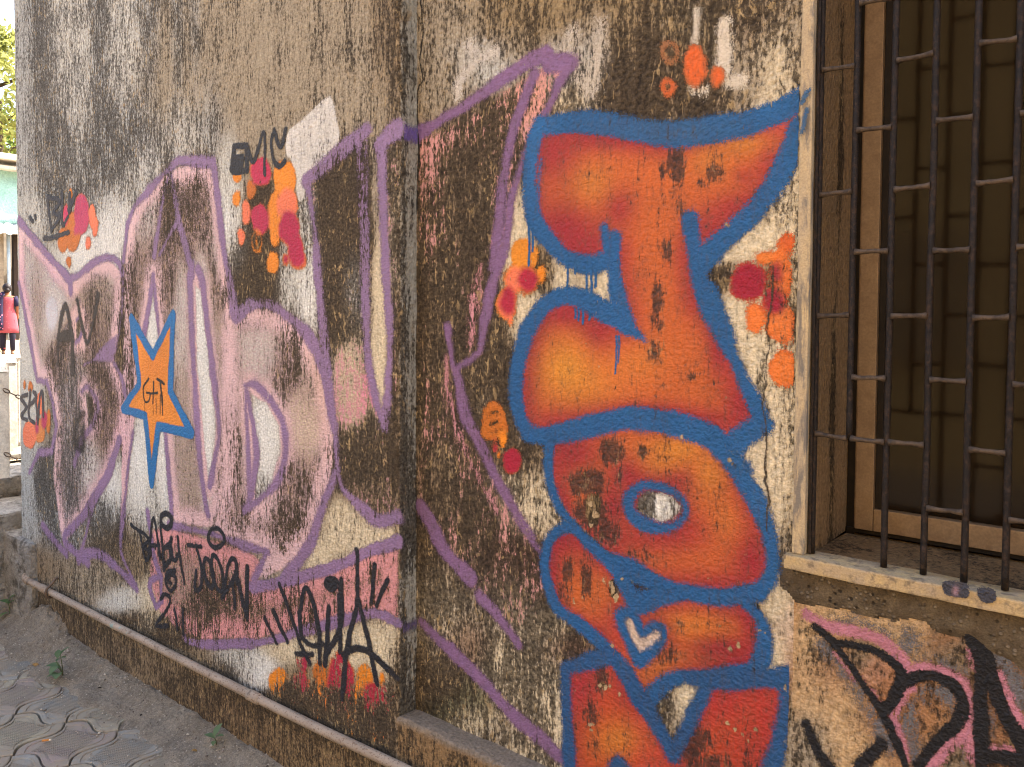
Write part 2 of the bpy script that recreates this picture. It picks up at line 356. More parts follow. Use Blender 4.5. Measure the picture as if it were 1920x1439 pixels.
def paint_material():
    k = NT('spray_paint'); P = k.pos()
    h = stucco(k, P)
    edge = k.attr('edge'); wear = k.attr('wear')
    c, st, md, fi, fl = weather(k, P, k.attr('col', True), k.attr('grime'), h, .55, .42)
    # coverage: full inside, thinning to speckle at the edge of the spray and where the coat has worn
    cov = k.rng(edge, -.9, 1.0, 0, 1, True)
    rr = k.m('ADD', k.m('ADD', k.m('MULTIPLY', st, .36), k.m('MULTIPLY', md, .26)), k.m('MULTIPLY', fi, .38))
    cov = k.m('MULTIPLY', cov, k.rng(k.m('SUBTRACT', wear, rr), -.16, .14, 1, 0, True))
    cov = k.m('MULTIPLY', cov, k.rng(fl, .70, .735, 1, 0))
    cov = k.m('MULTIPLY', cov, k.attr('opac'))
    fn = k.rng(k.m('ADD', k.m('MULTIPLY', k.noise(P, 430, 1, .7), .80), k.m('MULTIPLY', h, .20)), .32, .68, .04, .94)
    a = k.rng(k.m('SUBTRACT', cov, fn), -.10, .10, 0, 1, True)
    k.done(c, k.bump(h, .8, .016), .62)
    k.bsdf.inputs['Specular IOR Level'].default_value = .35
    k.put(k.bsdf.inputs['Alpha'], a)
    return k.mat

def solid(name, c1, c2, sc=12, rough=.8, bump=.3, bd=.004, spec=.2, dirt=None, dirt_amt=.5, metallic=0.0, stretch=1.0):
    k = NT(name); P = k.pos()
    Q = k.scale(P, 1, 1, stretch)
    n1 = k.noise(Q, sc, 5, .6, .2, .3, .7); n2 = k.noise(P, sc * 9, 3, .6)
    c = k.mix(n1, c1, c2)
    c = k.mul(c, k.rng(n2, .3, .7, .8, 1.15))
    if dirt:
        d = k.noise(k.scale(P, 1, 1, stretch, (4, 7, 1)), sc * 1.7, 6, .65, .3)
        c = k.mix(k.m('MULTIPLY', k.rng(d, .5, .62, 0, 1), dirt_amt), c, dirt)
    k.bsdf.inputs['Specular IOR Level'].default_value = spec
    k.bsdf.inputs['Metallic'].default_value = metallic
    return k.done(c, k.bump(k.m('ADD', n1, n2), bump, bd), rough)

M_PLASTER = plaster_material('weathered_plaster')
M_FLAKY = plaster_material('flaky_ochre_plaster', 1.2, (34, 22))
M_PAINT = paint_material()

# ------------------------------------------------------------------ the building
building = empty('building', (0, 0, 0))
tag(building, 'weathered plaster building covered in graffiti, with a barred window at the right', 'building')

def sheet(profile, zs, side, wobble):
    """vertical surface over a plan polyline; profile: list of (x, y, freedom)"""
    pr = np.array(profile); nz = len(zs)
    n = len(pr)
    X = np.repeat(pr[:, 0], nz); Y = np.repeat(pr[:, 1], nz); Fm = np.repeat(pr[:, 2], nz); Z = np.tile(zs, n)
    V = np.stack([X, Y, Z], -1)
    if wobble > 0:
        for i in np.nonzero(Fm > 0)[0]:
            p = Vector(V[i]); d = noise.noise_vector(p * 6) * wobble + noise.noise_vector(p * 19) * wobble * .6
            V[i, 0] += d.x * Fm[i]; V[i, 1] += abs(d.y) * Fm[i]
    i, j = np.meshgrid(np.arange(n - 1), np.arange(nz - 1), indexing='ij')
    a = (i * nz + j).ravel()
    F = np.stack([a, a + nz, a + nz + 1, a + 1], -1)
    return V, F

def wall_obj(name, V, F, side, parent, mat=None):
    t, g = tone_at(V, side)
    me = grid_mesh(name, V, F, {'grime': g}, {'tint': t}, smooth=True)
    return obj_from(name, me, mat or M_PLASTER, parent)

def arc(cx, cy, r, a0, a1, n=5):
    return [(cx + r * math.cos(a), cy + r * math.sin(a), 1.0) for a in np.linspace(math.radians(a0), math.radians(a1), n)]

zs = np.concatenate([np.arange(-.15, 3.7, .02), np.linspace(3.7, ZB, 12)])
R0 = .016
prof = [(XL, y, .6) for y in np.linspace(7.0, .3, 14)] + [(XL, y, 1.) for y in np.arange(.28, R0, -.03)]
prof += arc(XL + R0, R0, R0, 180, 270)
prof += [(x, Y0, 0.) for x in np.arange(XL + R0 + .02, XC - R0 - .005, .02)]
prof += arc(XC - R0, R0, R0, 270, 360)
prof += [(XC, y, 1.) for y in np.arange(R0 + .01, Y1 + .03, .012)]
V, F = sheet(prof, zs, 'L', .006)
# the narrow return face is greyer than the rest
wl = wall_obj('wall', V, F, 'L', building)
ret = (V[:, 0] > XC - .004) & (V[:, 1] > .006)
me = wl.data
tc = np.zeros(len(V) * 4, np.float32); me.attributes['tint'].data.foreach_get('color', tc); tc = tc.reshape(-1, 4)
gc = np.zeros(len(V), np.float32); me.attributes['grime'].data.foreach_get('value', gc)
q = to_px(V)
pat = np.interp(q[:, 1], [0, 150, 220, 330, 420, 520, 640, 720, 800, 900, 960, 1010, 1100, 1200, 1300, 1350], [.25, .45, .30, .45, .40, .30, .48, .42, .50, .66, .60, .66, .34, .46, .62, .7])
tc[ret, :3] = np.array(lin(164, 160, 146)); gc[ret] = pat[ret] * .95 + .20 * (V[ret, 1] < .03)
me.attributes['tint'].data.foreach_set('color', tc.ravel()); me.attributes['grime'].data.foreach_set('value', gc)
wl['label'] = 'proud left stretch of plaster wall with lilac lettering'

# recessed wall with the window opening
Z0R = float(on_wall([(900, 1400)], Y1)[0, 1]) - .1
xs = np.arange(XC - .02, XT + .004, .02); xs = np.append(xs[:-1], XT + .004)
prof = [(x, Y1, 0.) for x in xs]
V, F = sheet(prof, zs, 'R', 0)
wr = wall_obj('wall', V, F, 'R', building)
wr['label'] = 'recessed plaster wall with the blue outlined orange letters'
xs = np.arange(XT + .004, XR + .9, .02)
V, F = sheet([(x, Y1, 0.) for x in xs], np.arange(-.15, ZS - .02, .02), 'B', 0)
wb = wall_obj('wall', V, F, 'B', building, M_FLAKY)
wb['label'] = 'ochre stained wall below the window sill'
V, F = sheet([(x, Y1, 0.) for x in np.arange(XT + .004, XR + .9, .05)], np.arange(ZT, ZB + .01, .05), 'R', 0)
wall_obj('wall', V, F, 'R', building)
V, F = sheet([(x, Y1, 0.) for x in np.arange(XR, XR + .92, .05)], np.arange(ZS - .04, ZT + .01, .05), 'R', 0)
wall_obj('wall', V, F, 'R', building)
# body of the building behind its front: far side, right side and roof, so that it shades the lane
M_BACK = solid('back_plaster', lin(150, 132, 104), lin(120, 104, 82), 4)
bm = bmesh.new()
def quad(*c): bm.faces.new([bm.verts.new(p) for p in c])
xr = XR + .9
quad((XL, 7, -.15), (9, 7, -.15), (9, 7, ZB), (XL, 7, ZB))
quad((9, 7, -.15), (9, .08, -.15), (9, .08, ZB), (9, 7, ZB))
quad((xr, .08, -.15), (9, .08, -.15), (9, .08, ZB), (xr, .08, ZB))
bm_obj('back_wall', bm, M_BACK, building)
bm = bmesh.new()
quad((XL, .0, ZB), (9, .0, ZB), (9, 7, ZB), (XL, 7, ZB))
bm_obj('roof', bm, M_BACK, building)

# unseen house added behind the viewer to bounce warm sunlight onto this wall
M_OPP = solid('ochre_bounce_plaster', lin(180, 155, 110), lin(158, 134, 94), 1.5, .95)
opp = empty('added_house_across', (2, -7.5, 0)); tag(opp, 'ochre house added unseen behind the viewer to bounce warm light on the wall', 'house')
rough_box('wall', (-5.5, -3, -.1), (10, 0, 6.2), M_OPP, opp, 0, 0, .02)
rough_box('roof', (-6, -3.4, 6.21), (10.4, .4, 6.4), M_BACK, opp, 0, 0, .02)
for x_ in (-4.6, -1.8, 1.4, 4.4):
    rough_box('shutter', (x_, .005, 1.2), (x_ + 1.1, .05, 2.7), M_BACK, opp, 0, 0, .01)
# ------------------------------------------------------------------ graffiti: traced strokes laid on the wall plane as thin coats of paint
def z3(ox, oy, pts, s=2.998):
    return [(ox + x / s, oy + y / s) for x, y in pts]

def curve(pts, n=7, closed=False):
    p = np.array(pts, float)
    if len(p) < 3: return p
    if closed: q = np.vstack([p[-1], p, p[0], p[1]])
    else: q = np.vstack([2 * p[0] - p[1], p, 2 * p[-1] - p[-2]])
    out = []
    for i in range(1, len(q) - 2):
        a, b, c, d = q[i - 1], q[i], q[i + 1], q[i + 2]
        for t in np.linspace(0, 1, n, endpoint=False):
            out.append(.5 * ((2 * b) + (-a + c) * t + (2 * a - 5 * b + 4 * c - d) * t * t + (-a + 3 * b - 3 * c + d) * t ** 3))
    out.append(q[-2])
    return np.array(out)

class Shape:
    def __init__(s): s.items = []
    def stroke(s, pts, w, smooth=True, w2=None):
        s.items.append(('s', curve(pts) if smooth else np.array(pts, float), w, w if w2 is None else w2)); return s
    def strokes(s, lst, w, smooth=True):
        for p in lst: s.stroke(p, w, smooth)
        return s
    def poly(s, pts, smooth=False):
        s.items.append(('p', curve(pts, 6, True)[:-1] if smooth else np.array(pts, float), 0, 0)); return s
    def hole(s, pts, smooth=False):
        s.items.append(('h', curve(pts, 6, True)[:-1] if smooth else np.array(pts, float), 0, 0)); return s
    def oval(s, cx, cy, rx, ry, rot=0, ring=None):
        a = np.linspace(0, 2 * np.pi, 22, endpoint=False); r = math.radians(rot)
        x, y = rx * np.cos(a), ry * np.sin(a)
        pts = np.stack([cx + x * math.cos(r) - y * math.sin(r), cy + x * math.sin(r) + y * math.cos(r)], -1)
        if ring: s.items.append(('s', np.vstack([pts, pts[:1]]), ring, ring))
        else: s.items.append(('p', pts, 0, 0))
        return s

def seg_dist(Q, A, B, wa, wb):
    d = B - A; L = max((d * d).sum(), 1e-12)
    t = np.clip(((Q - A) @ d) / L, 0, 1)
    e = Q - (A + t[:, None] * d)
    return (wa + (wb - wa) * t) - np.sqrt((e * e).sum(1))

def poly_sdf(Q, P):
    n = len(P); ins = np.zeros(len(Q), bool); best = np.full(len(Q), 1e9)
    for i in range(n):
        A, B = P[i], P[(i + 1) % n]
        best = np.minimum(best, -seg_dist(Q, A, B, 0, 0))
        c = ((A[1] > Q[:, 1]) != (B[1] > Q[:, 1]))
        with np.errstate(divide='ignore', invalid='ignore'):
            xi = (B[0] - A[0]) * (Q[:, 1] - A[1]) / (B[1] - A[1]) + A[0]
        ins ^= c & (Q[:, 0] < xi)
    return np.where(ins, best, -best)

def vnoise(Q, s, seed=0):
    """cheap value noise on numpy points, -1..1"""
    p = Q * s + seed * 17.3
    i = np.floor(p).astype(np.int64); f = p - i; f = f * f * (3 - 2 * f)
    def hsh(a, b):
        v = (a * 374761393 + b * 668265263 + seed * 362437) & 0xffffffff
        v = ((v ^ (v >> 13)) * 1274126177) & 0xffffffff
        return ((v ^ (v >> 16)) & 0xffff) / 32767.5 - 1
    x, y = i[:, 0], i[:, 1]
    a = hsh(x, y) * (1 - f[:, 0]) + hsh(x + 1, y) * f[:, 0]
    b = hsh(x, y + 1) * (1 - f[:, 0]) + hsh(x + 1, y + 1) * f[:, 0]
    return a * (1 - f[:, 1]) + b * f[:, 1]

PLANES = {'L': Y0, 'R': Y1, 'B': Y1}
LIFT = .0002
N_COAT = [0]

def paint(name, side, layer, shapes, soft=.008, grime=(.5, 0), wear=(.3, 0), blobs=(), cblobs=(), res=.007, parent=None, label=None, wob=.004, opac=1.0, dark=None, wearb=(), band=None, var=.10, rim=None, wscale=1.0):
    """shapes: list of (Shape, colour sRGB) - later ones cover earlier ones. grime/wear = (factor on the wall's mould, constant)"""
    Y = PLANES[side]
    conv = []
    lo = np.array([1e9, 1e9]); hi = -lo
    for sh, c in shapes:
        it = []
        for kind, pts, w, w2 in sh.items:
            u = on_wall(pts, Y); it.append((kind, u, w * .5 * wscale, w2 * .5 * wscale))
            lo = np.minimum(lo, u.min(0) - w - soft * 1.6); hi = np.maximum(hi, u.max(0) + w + soft * 1.6)
        conv.append((it, np.array(lin(*c))))
    nx, nz = int((hi[0] - lo[0]) / res) + 2, int((hi[1] - lo[1]) / res) + 2
    X, Z = np.meshgrid(lo[0] + np.arange(nx) * res, lo[1] + np.arange(nz) * res, indexing='ij')
    Q = np.stack([X.ravel(), Z.ravel()], -1)
    Qw = Q + wob * np.stack([vnoise(Q, 22, 1) + .5 * vnoise(Q, 60, 2), vnoise(Q, 22, 3) + .5 * vnoise(Q, 60, 4)], -1)
    tot = np.full(len(Q), -1e9); col = np.zeros((len(Q), 3)); first = True
    for it, c in conv:
        sd_ = np.full(len(Q), -1e9)
        for kind, u, w, w2 in it:
            if kind == 's':
                ww = np.linspace(w, w2, len(u))
                for i in range(len(u) - 1):
                    m_ = np.maximum(ww[i], ww[i + 1]) + soft * 2 + .02
                    a_, b_ = np.minimum(u[i], u[i + 1]) - m_, np.maximum(u[i], u[i + 1]) + m_
                    sel = (Qw[:, 0] > a_[0]) & (Qw[:, 0] < b_[0]) & (Qw[:, 1] > a_[1]) & (Qw[:, 1] < b_[1])
                    if sel.any(): sd_[sel] = np.maximum(sd_[sel], seg_dist(Qw[sel], u[i], u[i + 1], ww[i], ww[i + 1]))
            elif kind == 'p': sd_ = np.maximum(sd_, poly_sdf(Qw, u))
            else: sd_ = np.minimum(sd_, -poly_sdf(Qw, u))
        if first: col[:] = c; first = False
        else:
            f = np.clip(sd_ / (soft * .8) * .5 + .5, 0, 1)[:, None]
            col = col * (1 - f) + c * f
        tot = np.maximum(tot, sd_)
    P3 = np.stack([Q[:, 0], np.full(len(Q), Y), Q[:, 1]], -1)
    px = to_px(P3)
    if rim:
        w = np.clip(np.exp(-(np.maximum(tot - .012, 0) / (rim[1] * (1 + .45 * vnoise(Q, 5, 21)))) ** 2) * rim[2], 0, 1)[:, None]
        col = col * (1 - w) + np.array(lin(*rim[0])) * w
    for (x, y, rx, ry, c, s) in cblobs:
        w = s * np.exp(-(((px[:, 0] - x) / rx) ** 2 + ((px[:, 1] - y) / ry) ** 2))
        col = col * (1 - w[:, None]) + np.array(lin(*c)) * w[:, None]
    tot = tot + soft * .5 * vnoise(Q, 7, 8)
    col = np.clip(col * (1 + var * vnoise(Q, 4, 5) + var * .6 * vnoise(Q, 15, 6))[:, None], 0, 1)
    op = opac * np.clip(1.06 - .16 * np.abs(vnoise(Q, 6, 12)) - .10 * np.maximum(vnoise(Q, 17, 13), 0), 0, 1)
    if band: op = opac * (band[1] + (1 - band[1]) * np.exp(-(np.maximum(tot - .02, 0) / band[0]) ** 2))
    if side == 'R': tot = np.where(Q[:, 0] > XT - .004, -1, tot)
    edge = np.clip(tot / soft, -2, 4)
    keep = edge.reshape(nx, nz) > -.85
    cell = keep[:-1, :-1] | keep[1:, :-1] | keep[:-1, 1:] | keep[1:, 1:]
    i, j = np.nonzero(cell)
    a = i * nz + j
    F = np.stack([a, a + nz, a + nz + 1, a + 1], -1)
    used = np.unique(F); remap = np.full(nx * nz, -1); remap[used] = np.arange(len(used))
    F = remap[F]; V = P3[used]; N_COAT[0] += 1; V[:, 1] -= LIFT * layer + 0.00002 * N_COAT[0]
    t, g = tone_at(P3[used], side)
    gr = g * grime[0] + grime[1]; we = g * wear[0] + wear[1]
    pu = px[used]
    for (x, y, rx, ry, s) in blobs:
        gr = np.maximum(gr, s * np.exp(-((np.abs((pu[:, 0] - x) / rx)) ** 2 + (np.abs((pu[:, 1] - y) / ry)) ** 2)))
    for (x, y, rx, ry, s) in wearb:
        we = np.maximum(we, s * np.exp(-((np.abs((pu[:, 0] - x) / rx)) ** 2.4 + (np.abs((pu[:, 1] - y) / ry)) ** 2.4)))
    me = grid_mesh(name, V, F, {'edge': edge[used], 'grime': gr, 'wear': we, 'opac': op[used]}, {'col': col[used]})
    o = obj_from(name, me, M_PAINT, parent or building)
    if label: o['label'] = label
    return o

PURPLE, PINK, PEACH, BLUE, BLACK = (142, 113, 148), (220, 184, 184), (212, 174, 158), (34, 90, 142), (34, 32, 36)
ORANGE, CRIM, CORAL, RUST, DORANGE = (236, 140, 30), (176, 38, 70), (240, 124, 84), (196, 108, 30), (214, 96, 34)
WHITEP = (216, 210, 200)

# --- white patches under the lettering (oldest coat)
paint('white_patch', 'L', 1, [(Shape().poly([(540, 247), (573, 217), (600, 190), (612, 182), (622, 184), (630, 210), (633, 273), (587, 322), (570, 340), (572, 366), (560, 376), (552, 335), (545, 300), (536, 290)], True), WHITEP)], .010, (.3, .18), (.2, .08), label='plain white painted patch above the lilac letters')
paint('white_patch', 'L', 1, [(Shape().oval(97, 590, 10, 34), (206, 210, 212))], .03, (.0, .05), (0, .0), label='soft white spray patch inside the first lilac letter')
paint('white_patch', 'R', 1, [(Shape().stroke(z3(800, 0, [(180, 540), (190, 440), (290, 340), (380, 300)]), .05).stroke(z3(800, 0, [(240, 260), (270, 300)]), .05), (206, 196, 182))], .03, (.3, .12), (.3, .16), opac=.85, label='smudged white brush strokes left of the lilac peak')
paint('white_patch', 'R', 1, [(Shape().stroke(z3(800, 0, [(820, 200), (800, 280), (850, 400), (920, 490)]), .05).stroke(z3(800, 0, [(975, 130), (960, 330), (930, 470)]), .035), (196, 184, 166))], .035, (.3, .12), (.3, .22), opac=.8, label='faint white smears right of the lilac peak')
paint('white_patch', 'R', 1, [(Shape().stroke(z3(1160, 0, [(440, 60), (437, 150), (430, 220)]), .03).stroke(z3(1160, 0, [(590, 140), (590, 280), (590, 390)]), .034).stroke(z3(1160, 0, [(620, 460), (700, 460)]), .022).stroke(z3(1160, 0, [(430, 500), (470, 520)]), .02), (208, 196, 176))], .02, (.2, .12), (.2, .2), opac=.9, label='white paint runs above the big orange letter')

# --- lilac lettering, left wall: pink filling with a purple outline, letter by letter
LG, LW = (.62, .0), (.92, .04)
PK = [(300, 760, 40, 160, PINK, .7), (430, 620, 40, 100, PINK, .6), (600, 700, 30, 120, PEACH, .8), (690, 720, 40, 120, (226, 140, 158), .8), (70, 540, 40, 60, (216, 168, 190), .9), (150, 600, 30, 80, (222, 180, 168), .6), (220, 840, 40, 160, (226, 176, 186), .6), (480, 560, 60, 30, PEACH, .6), (330, 1060, 60, 60, (216, 150, 148), .6)]
B1 = paint('graffiti_letter', 'L', 2, [(Shape().poly([(36, 418), (80, 465), (133, 535), (150, 515), (180, 490), (207, 485), (228, 510), (228, 560), (222, 625), (215, 680), (232, 720), (238, 760), (230, 820), (205, 890), (165, 955), (125, 1015), (115, 1010), (100, 900), (105, 800), (100, 757), (88, 716), (70, 713), (54, 620), (36, 535)])
   .hole([(143, 600), (150, 598), (152, 632), (143, 638)]).hole([(160, 738), (172, 745), (177, 770), (168, 798), (165, 770)]), PINK)], .016, LG, (.62, .05), cblobs=PK, band=(.05, .30), label='first lilac letter, a jagged B with pink filling')
paint('outline', 'L', 4, [(Shape().stroke([(35, 412), (80, 468), (133, 528)], .05, False).stroke([(133, 548), (133, 525), (150, 515), (180, 490), (207, 483), (224, 494), (230, 515)], 0.0447).stroke([(230, 510), (230, 560), (227, 600), (222, 630), (213, 672)], 0.0224)
   .poly([(221, 625), (157, 685), (182, 680), (213, 682)]).stroke([(213, 680), (228, 708), (236, 740)], .04).stroke([(224, 827), (205, 885), (180, 930), (160, 962), (143, 982)], .05).stroke([(143, 982), (120, 1010), (140, 1035), (165, 1055)], .05).stroke([(172, 955), (160, 1010), (147, 1050)], 0.0241)
   .stroke([(36, 532), (53, 620), (70, 713), (88, 716), (100, 757), (106, 800), (98, 847), (73, 850), (55, 887)], 0.0387, False)
   .stroke([(143, 600), (150, 596), (154, 615), (150, 635), (142, 642)], 0.0206).stroke([(153, 735), (163, 726), (177, 743), (183, 770), (172, 800), (153, 828), (140, 870)], .04)
   .stroke([(80, 985), (95, 1005), (125, 1040)], .05).stroke([(147, 1050), (158, 1040), (185, 1038), (215, 1060), (250, 1095)], .05), PURPLE)], .019, (.55, .02), (.55, .05), wscale=1.0, parent=B1, label='purple outline of the first lilac letter')

A1 = paint('graffiti_letter', 'L', 2, [(Shape().poly([(234, 480), (243, 410), (258, 380), (318, 316), (400, 306), (410, 370), (424, 470), (440, 577), (432, 640), (432, 900), (400, 990), (330, 985), (322, 960), (308, 800), (296, 640), (288, 520), (272, 640), (252, 800), (236, 960), (226, 1000), (228, 800)])
   .hole([(366, 532), (376, 545), (392, 680), (405, 800), (392, 905), (380, 800), (370, 680)]).hole([(287, 560), (292, 600), (294, 640), (286, 656), (276, 640)]).hole([(284, 780), (306, 810), (320, 960), (240, 960), (255, 810)]), PINK)], .016, LG, (.66, .04), cblobs=PK, band=(.045, .34), label='second lilac letter, a tall pointed A behind the star')
paint('outline', 'L', 4, [(Shape().stroke([(231, 490), (240, 420), (252, 388), (318, 316)], 0.0387, False).stroke([(320, 312), (335, 302), (400, 304)], 0.0473, False).stroke([(400, 304), (406, 350), (420, 470), (432, 530), (440, 580)], 0.0447)
   .stroke([(318, 318), (303, 390), (290, 480)], 0.0310).stroke([(320, 318), (333, 403), (353, 480), (362, 520)], .03).stroke([(337, 410), (318, 440), (300, 478)], 0.0224)
   .stroke([(288, 515), (280, 570), (271, 625)], .03).stroke([(288, 515), (293, 570), (298, 625)], 0.0224)
   .stroke([(360, 500), (357, 540), (363, 680), (377, 880), (390, 965)], 0.0413).stroke([(372, 505), (380, 535), (397, 680), (411, 800), (405, 850), (393, 912)], .04)
   .stroke([(250, 810), (240, 880), (232, 960), (226, 1020), (232, 1050), (257, 1107)], 0.0361).stroke([(310, 813), (316, 880), (323, 962)], 0.0292), PURPLE)], .019, (.55, .02), (.5, .05), wscale=1.0, parent=A1, label='purple outline of the pointed A')

B2 = paint('graffiti_letter', 'L', 2, [(Shape().poly([(424, 520), (443, 585), (467, 575), (500, 572), (540, 592), (585, 640), (610, 700), (622, 770), (630, 860), (612, 930), (590, 990), (560, 1050), (500, 1085), (480, 1080), (500, 1035), (440, 1020), (395, 1000), (425, 900)])
   .hole([(470, 740), (500, 755), (524, 800), (526, 850), (510, 905), (480, 940), (478, 830)]), PINK)], .016, LG, (.70, .04), cblobs=PK, band=(.055, .40), label='third lilac letter, a rounded b with a D shaped eye')
paint('outline', 'L', 4, [(Shape().stroke([(436, 560), (443, 592), (467, 575), (500, 571), (533, 589), (580, 632), (606, 693), (620, 763), (627, 805)], 0.0482)
   .stroke([(470, 945), (460, 725)], .03, False).stroke([(460, 722), (478, 722), (505, 748), (530, 790), (535, 840), (524, 897), (480, 942), (458, 958)], 0.0361).stroke([(463, 733), (477, 813), (481, 863), (468, 945)], 0.0361)
   .stroke([(630, 890), (606, 945), (590, 1000), (577, 1027), (533, 1086)], .05).stroke([(318, 985), (387, 998), (440, 1016), (503, 1036)], 0.0361, False).stroke([(500, 1033), (490, 1060), (477, 1085)], 0.0361), PURPLE)], .019, (.55, .02), (.5, .05), wscale=1.0, parent=B2, label='purple outline of the rounded b')

U1 = paint('graffiti_letter', 'L', 2, [(Shape().poly([(577, 340), (687, 248), (684, 480), (688, 613), (700, 713), (721, 795), (728, 713), (730, 613), (723, 480), (714, 275), (746, 245), (747, 960), (707, 975), (660, 935), (634, 880), (626, 800), (612, 690), (600, 560)]), (206, 148, 156))], .016, (.8, .05), (.82, .20), cblobs=PK,
   wearb=[(640, 430, 45, 110, .88), (630, 600, 26, 70, .78), (690, 880, 50, 60, .78)], band=(.05, .55), label='left half of the fourth lilac letter, a deep U')
paint('outline', 'L', 4, [(Shape().stroke([(573, 341), (620, 300), (687, 245)], .05, False).stroke([(576, 340), (590, 433), (600, 560), (613, 680), (626, 790), (631, 835), (634, 880), (648, 922), (683, 957), (710, 977), (748, 970)], 0.0361)
   .stroke([(673, 262), (680, 400), (684, 480), (687, 613), (697, 713), (720, 795)], 0.0292).stroke([(687, 247), (689, 480)], 0.0103, False).stroke([(715, 275), (722, 480), (731, 613), (729, 713), (722, 800)], 0.0361).stroke([(711, 272), (730, 252), (747, 242)], .05, False), PURPLE)], .019, (.5, .02), (.45, .05), wscale=1.0, parent=U1, label='purple outline of the left half of the U')

SW = paint('graffiti_underline', 'L', 2, [(Shape().poly([(285, 990), (330, 992), (420, 1018), (490, 1050), (480, 1095), (560, 1085), (690, 1040), (746, 1022), (746, 1160), (690, 1145), (587, 1172), (480, 1203), (352, 1198), (300, 1150), (282, 1085)]), (214, 148, 146))], .02, LG, (.78, .06), cblobs=PK, band=(.06, .4), label='pink and purple swoosh under the lilac letters')
paint('outline', 'L', 4, [(Shape().stroke([(277, 960), (283, 1003), (290, 1045), (302, 1080)], 0.0387).stroke([(302, 1078), (282, 1090), (280, 1100), (292, 1140), (304, 1128), (302, 1085)], .03, False)
   .stroke([(345, 1196), (360, 1205), (407, 1208), (480, 1206), (533, 1194), (587, 1177), (640, 1164), (693, 1150), (720, 1156), (747, 1168)], 0.0396).stroke([(474, 1101), (533, 1091), (633, 1060), (687, 1036), (747, 1017)], 0.0447), PURPLE)], .012, (.5, .03), (.6, .08), wscale=1.0, parent=SW, label='purple edge of the swoosh')

U2 = paint('graffiti_letter', 'R', 2, [(Shape().poly([(784, 262), (870, 215), (1000, 140), (1035, 125), (1060, 125), (1030, 200), (980, 300), (950, 440), (925, 560), (905, 650), (880, 670), (855, 700), (868, 780), (895, 835), (960, 950), (1010, 1040), (1030, 1100), (1000, 1180), (940, 1160), (880, 1085), (830, 1030), (790, 960)]), (206, 150, 144))], .03, (.7, .03), (.95, .04), cblobs=[(990, 180, 40, 60, (230, 164, 142), .9), (940, 520, 30, 120, (214, 134, 140), .8)],
   wearb=[(880, 380, 75, 140, .90), (830, 600, 70, 240, .90), (830, 900, 50, 130, .86), (900, 500, 40, 100, .8)], band=(.07, .75), label='right half of the lilac U rising to a sharp peak')
paint('outline', 'R', 4, [(Shape().stroke([(784, 252), (867, 204), (933, 155), (1000, 112), (1022, 102), (1032, 120), (1067, 120)], 0.0482, False).stroke([(1066, 124), (1030, 200), (995, 262), (980, 300), (961, 367), (944, 467), (920, 545), (904, 645)], .03)
   .stroke([(1000, 143), (978, 200), (951, 300), (934, 433), (925, 500)], 0.0387).stroke([(904, 640), (895, 665), (853, 694)], 0.0292)
   .stroke([(840, 615), (848, 680), (858, 713), (870, 780), (895, 832), (928, 897), (957, 948), (987, 1003), (1012, 1032)], .03).stroke([(860, 700), (880, 790), (905, 830), (935, 897), (965, 950), (1000, 1010)], 0.0301)
   .stroke([(790, 950), (807, 980), (833, 1033), (880, 1082)], 0.0473).stroke([(900, 1118), (920, 1140), (943, 1168), (973, 1208)], .03)
   .stroke([(790, 1166), (805, 1182), (850, 1222), (900, 1272), (967, 1343), (1000, 1370), (1053, 1420)], 0.0396), (132, 98, 136))], .020, (.4, .05), (.30, .04), wscale=1.0, parent=U2, label='purple outline of the right half of the U')
paint('pink_streak', 'R', 5, [(Shape().stroke(z3(800, 480, [(300, 60), (270, 260), (250, 480)]), .03).stroke(z3(800, 480, [(110, 560), (120, 760), (170, 960), (230, 1130)]), .022, True).stroke(z3(800, 480, [(240, 1150), (340, 1330), (400, 1440)]), .02), (200, 140, 144))], .022, (.4, .05), (.5, .14), parent=U2)

# paint that carries over the narrow return face
def ret_paint(y0, y1, c, label):
    yz = on_x([(766, y0), (766, y1)], XC)
    zt, zb = yz[0, 1], yz[1, 1]
    ny, nz = 6, 12
    ys = np.linspace(.014, Y1 - .004, ny); zz = np.linspace(zb, zt, nz)
    A, B = np.meshgrid(ys, zz, indexing='ij')
    V = np.stack([np.full(A.size, XC + .0075), A.ravel(), B.ravel()], -1)
    i, j = np.meshgrid(np.arange(ny - 1), np.arange(nz - 1), indexing='ij'); a = (i * nz + j).ravel()
    F = np.stack([a, a + nz, a + nz + 1, a + 1], -1)
    e = np.minimum((B.ravel() - zb), (zt - B.ravel())) / .02 - .3
    me = grid_mesh('outline', V, F, {'edge': e, 'grime': np.full(len(V), .3), 'wear': np.full(len(V), .34), 'opac': np.full(len(V), .8)}, {'col': np.tile(lin(*c), (len(V), 1))})
    o = obj_from('outline', me, M_PAINT, U2); o['label'] = label
ret_paint(232, 272, (110, 88, 150), 'purple paint carried across the wall step near the top')
ret_paint(1160, 1186, (96, 82, 116), 'purple paint carried across the wall step near the bottom')

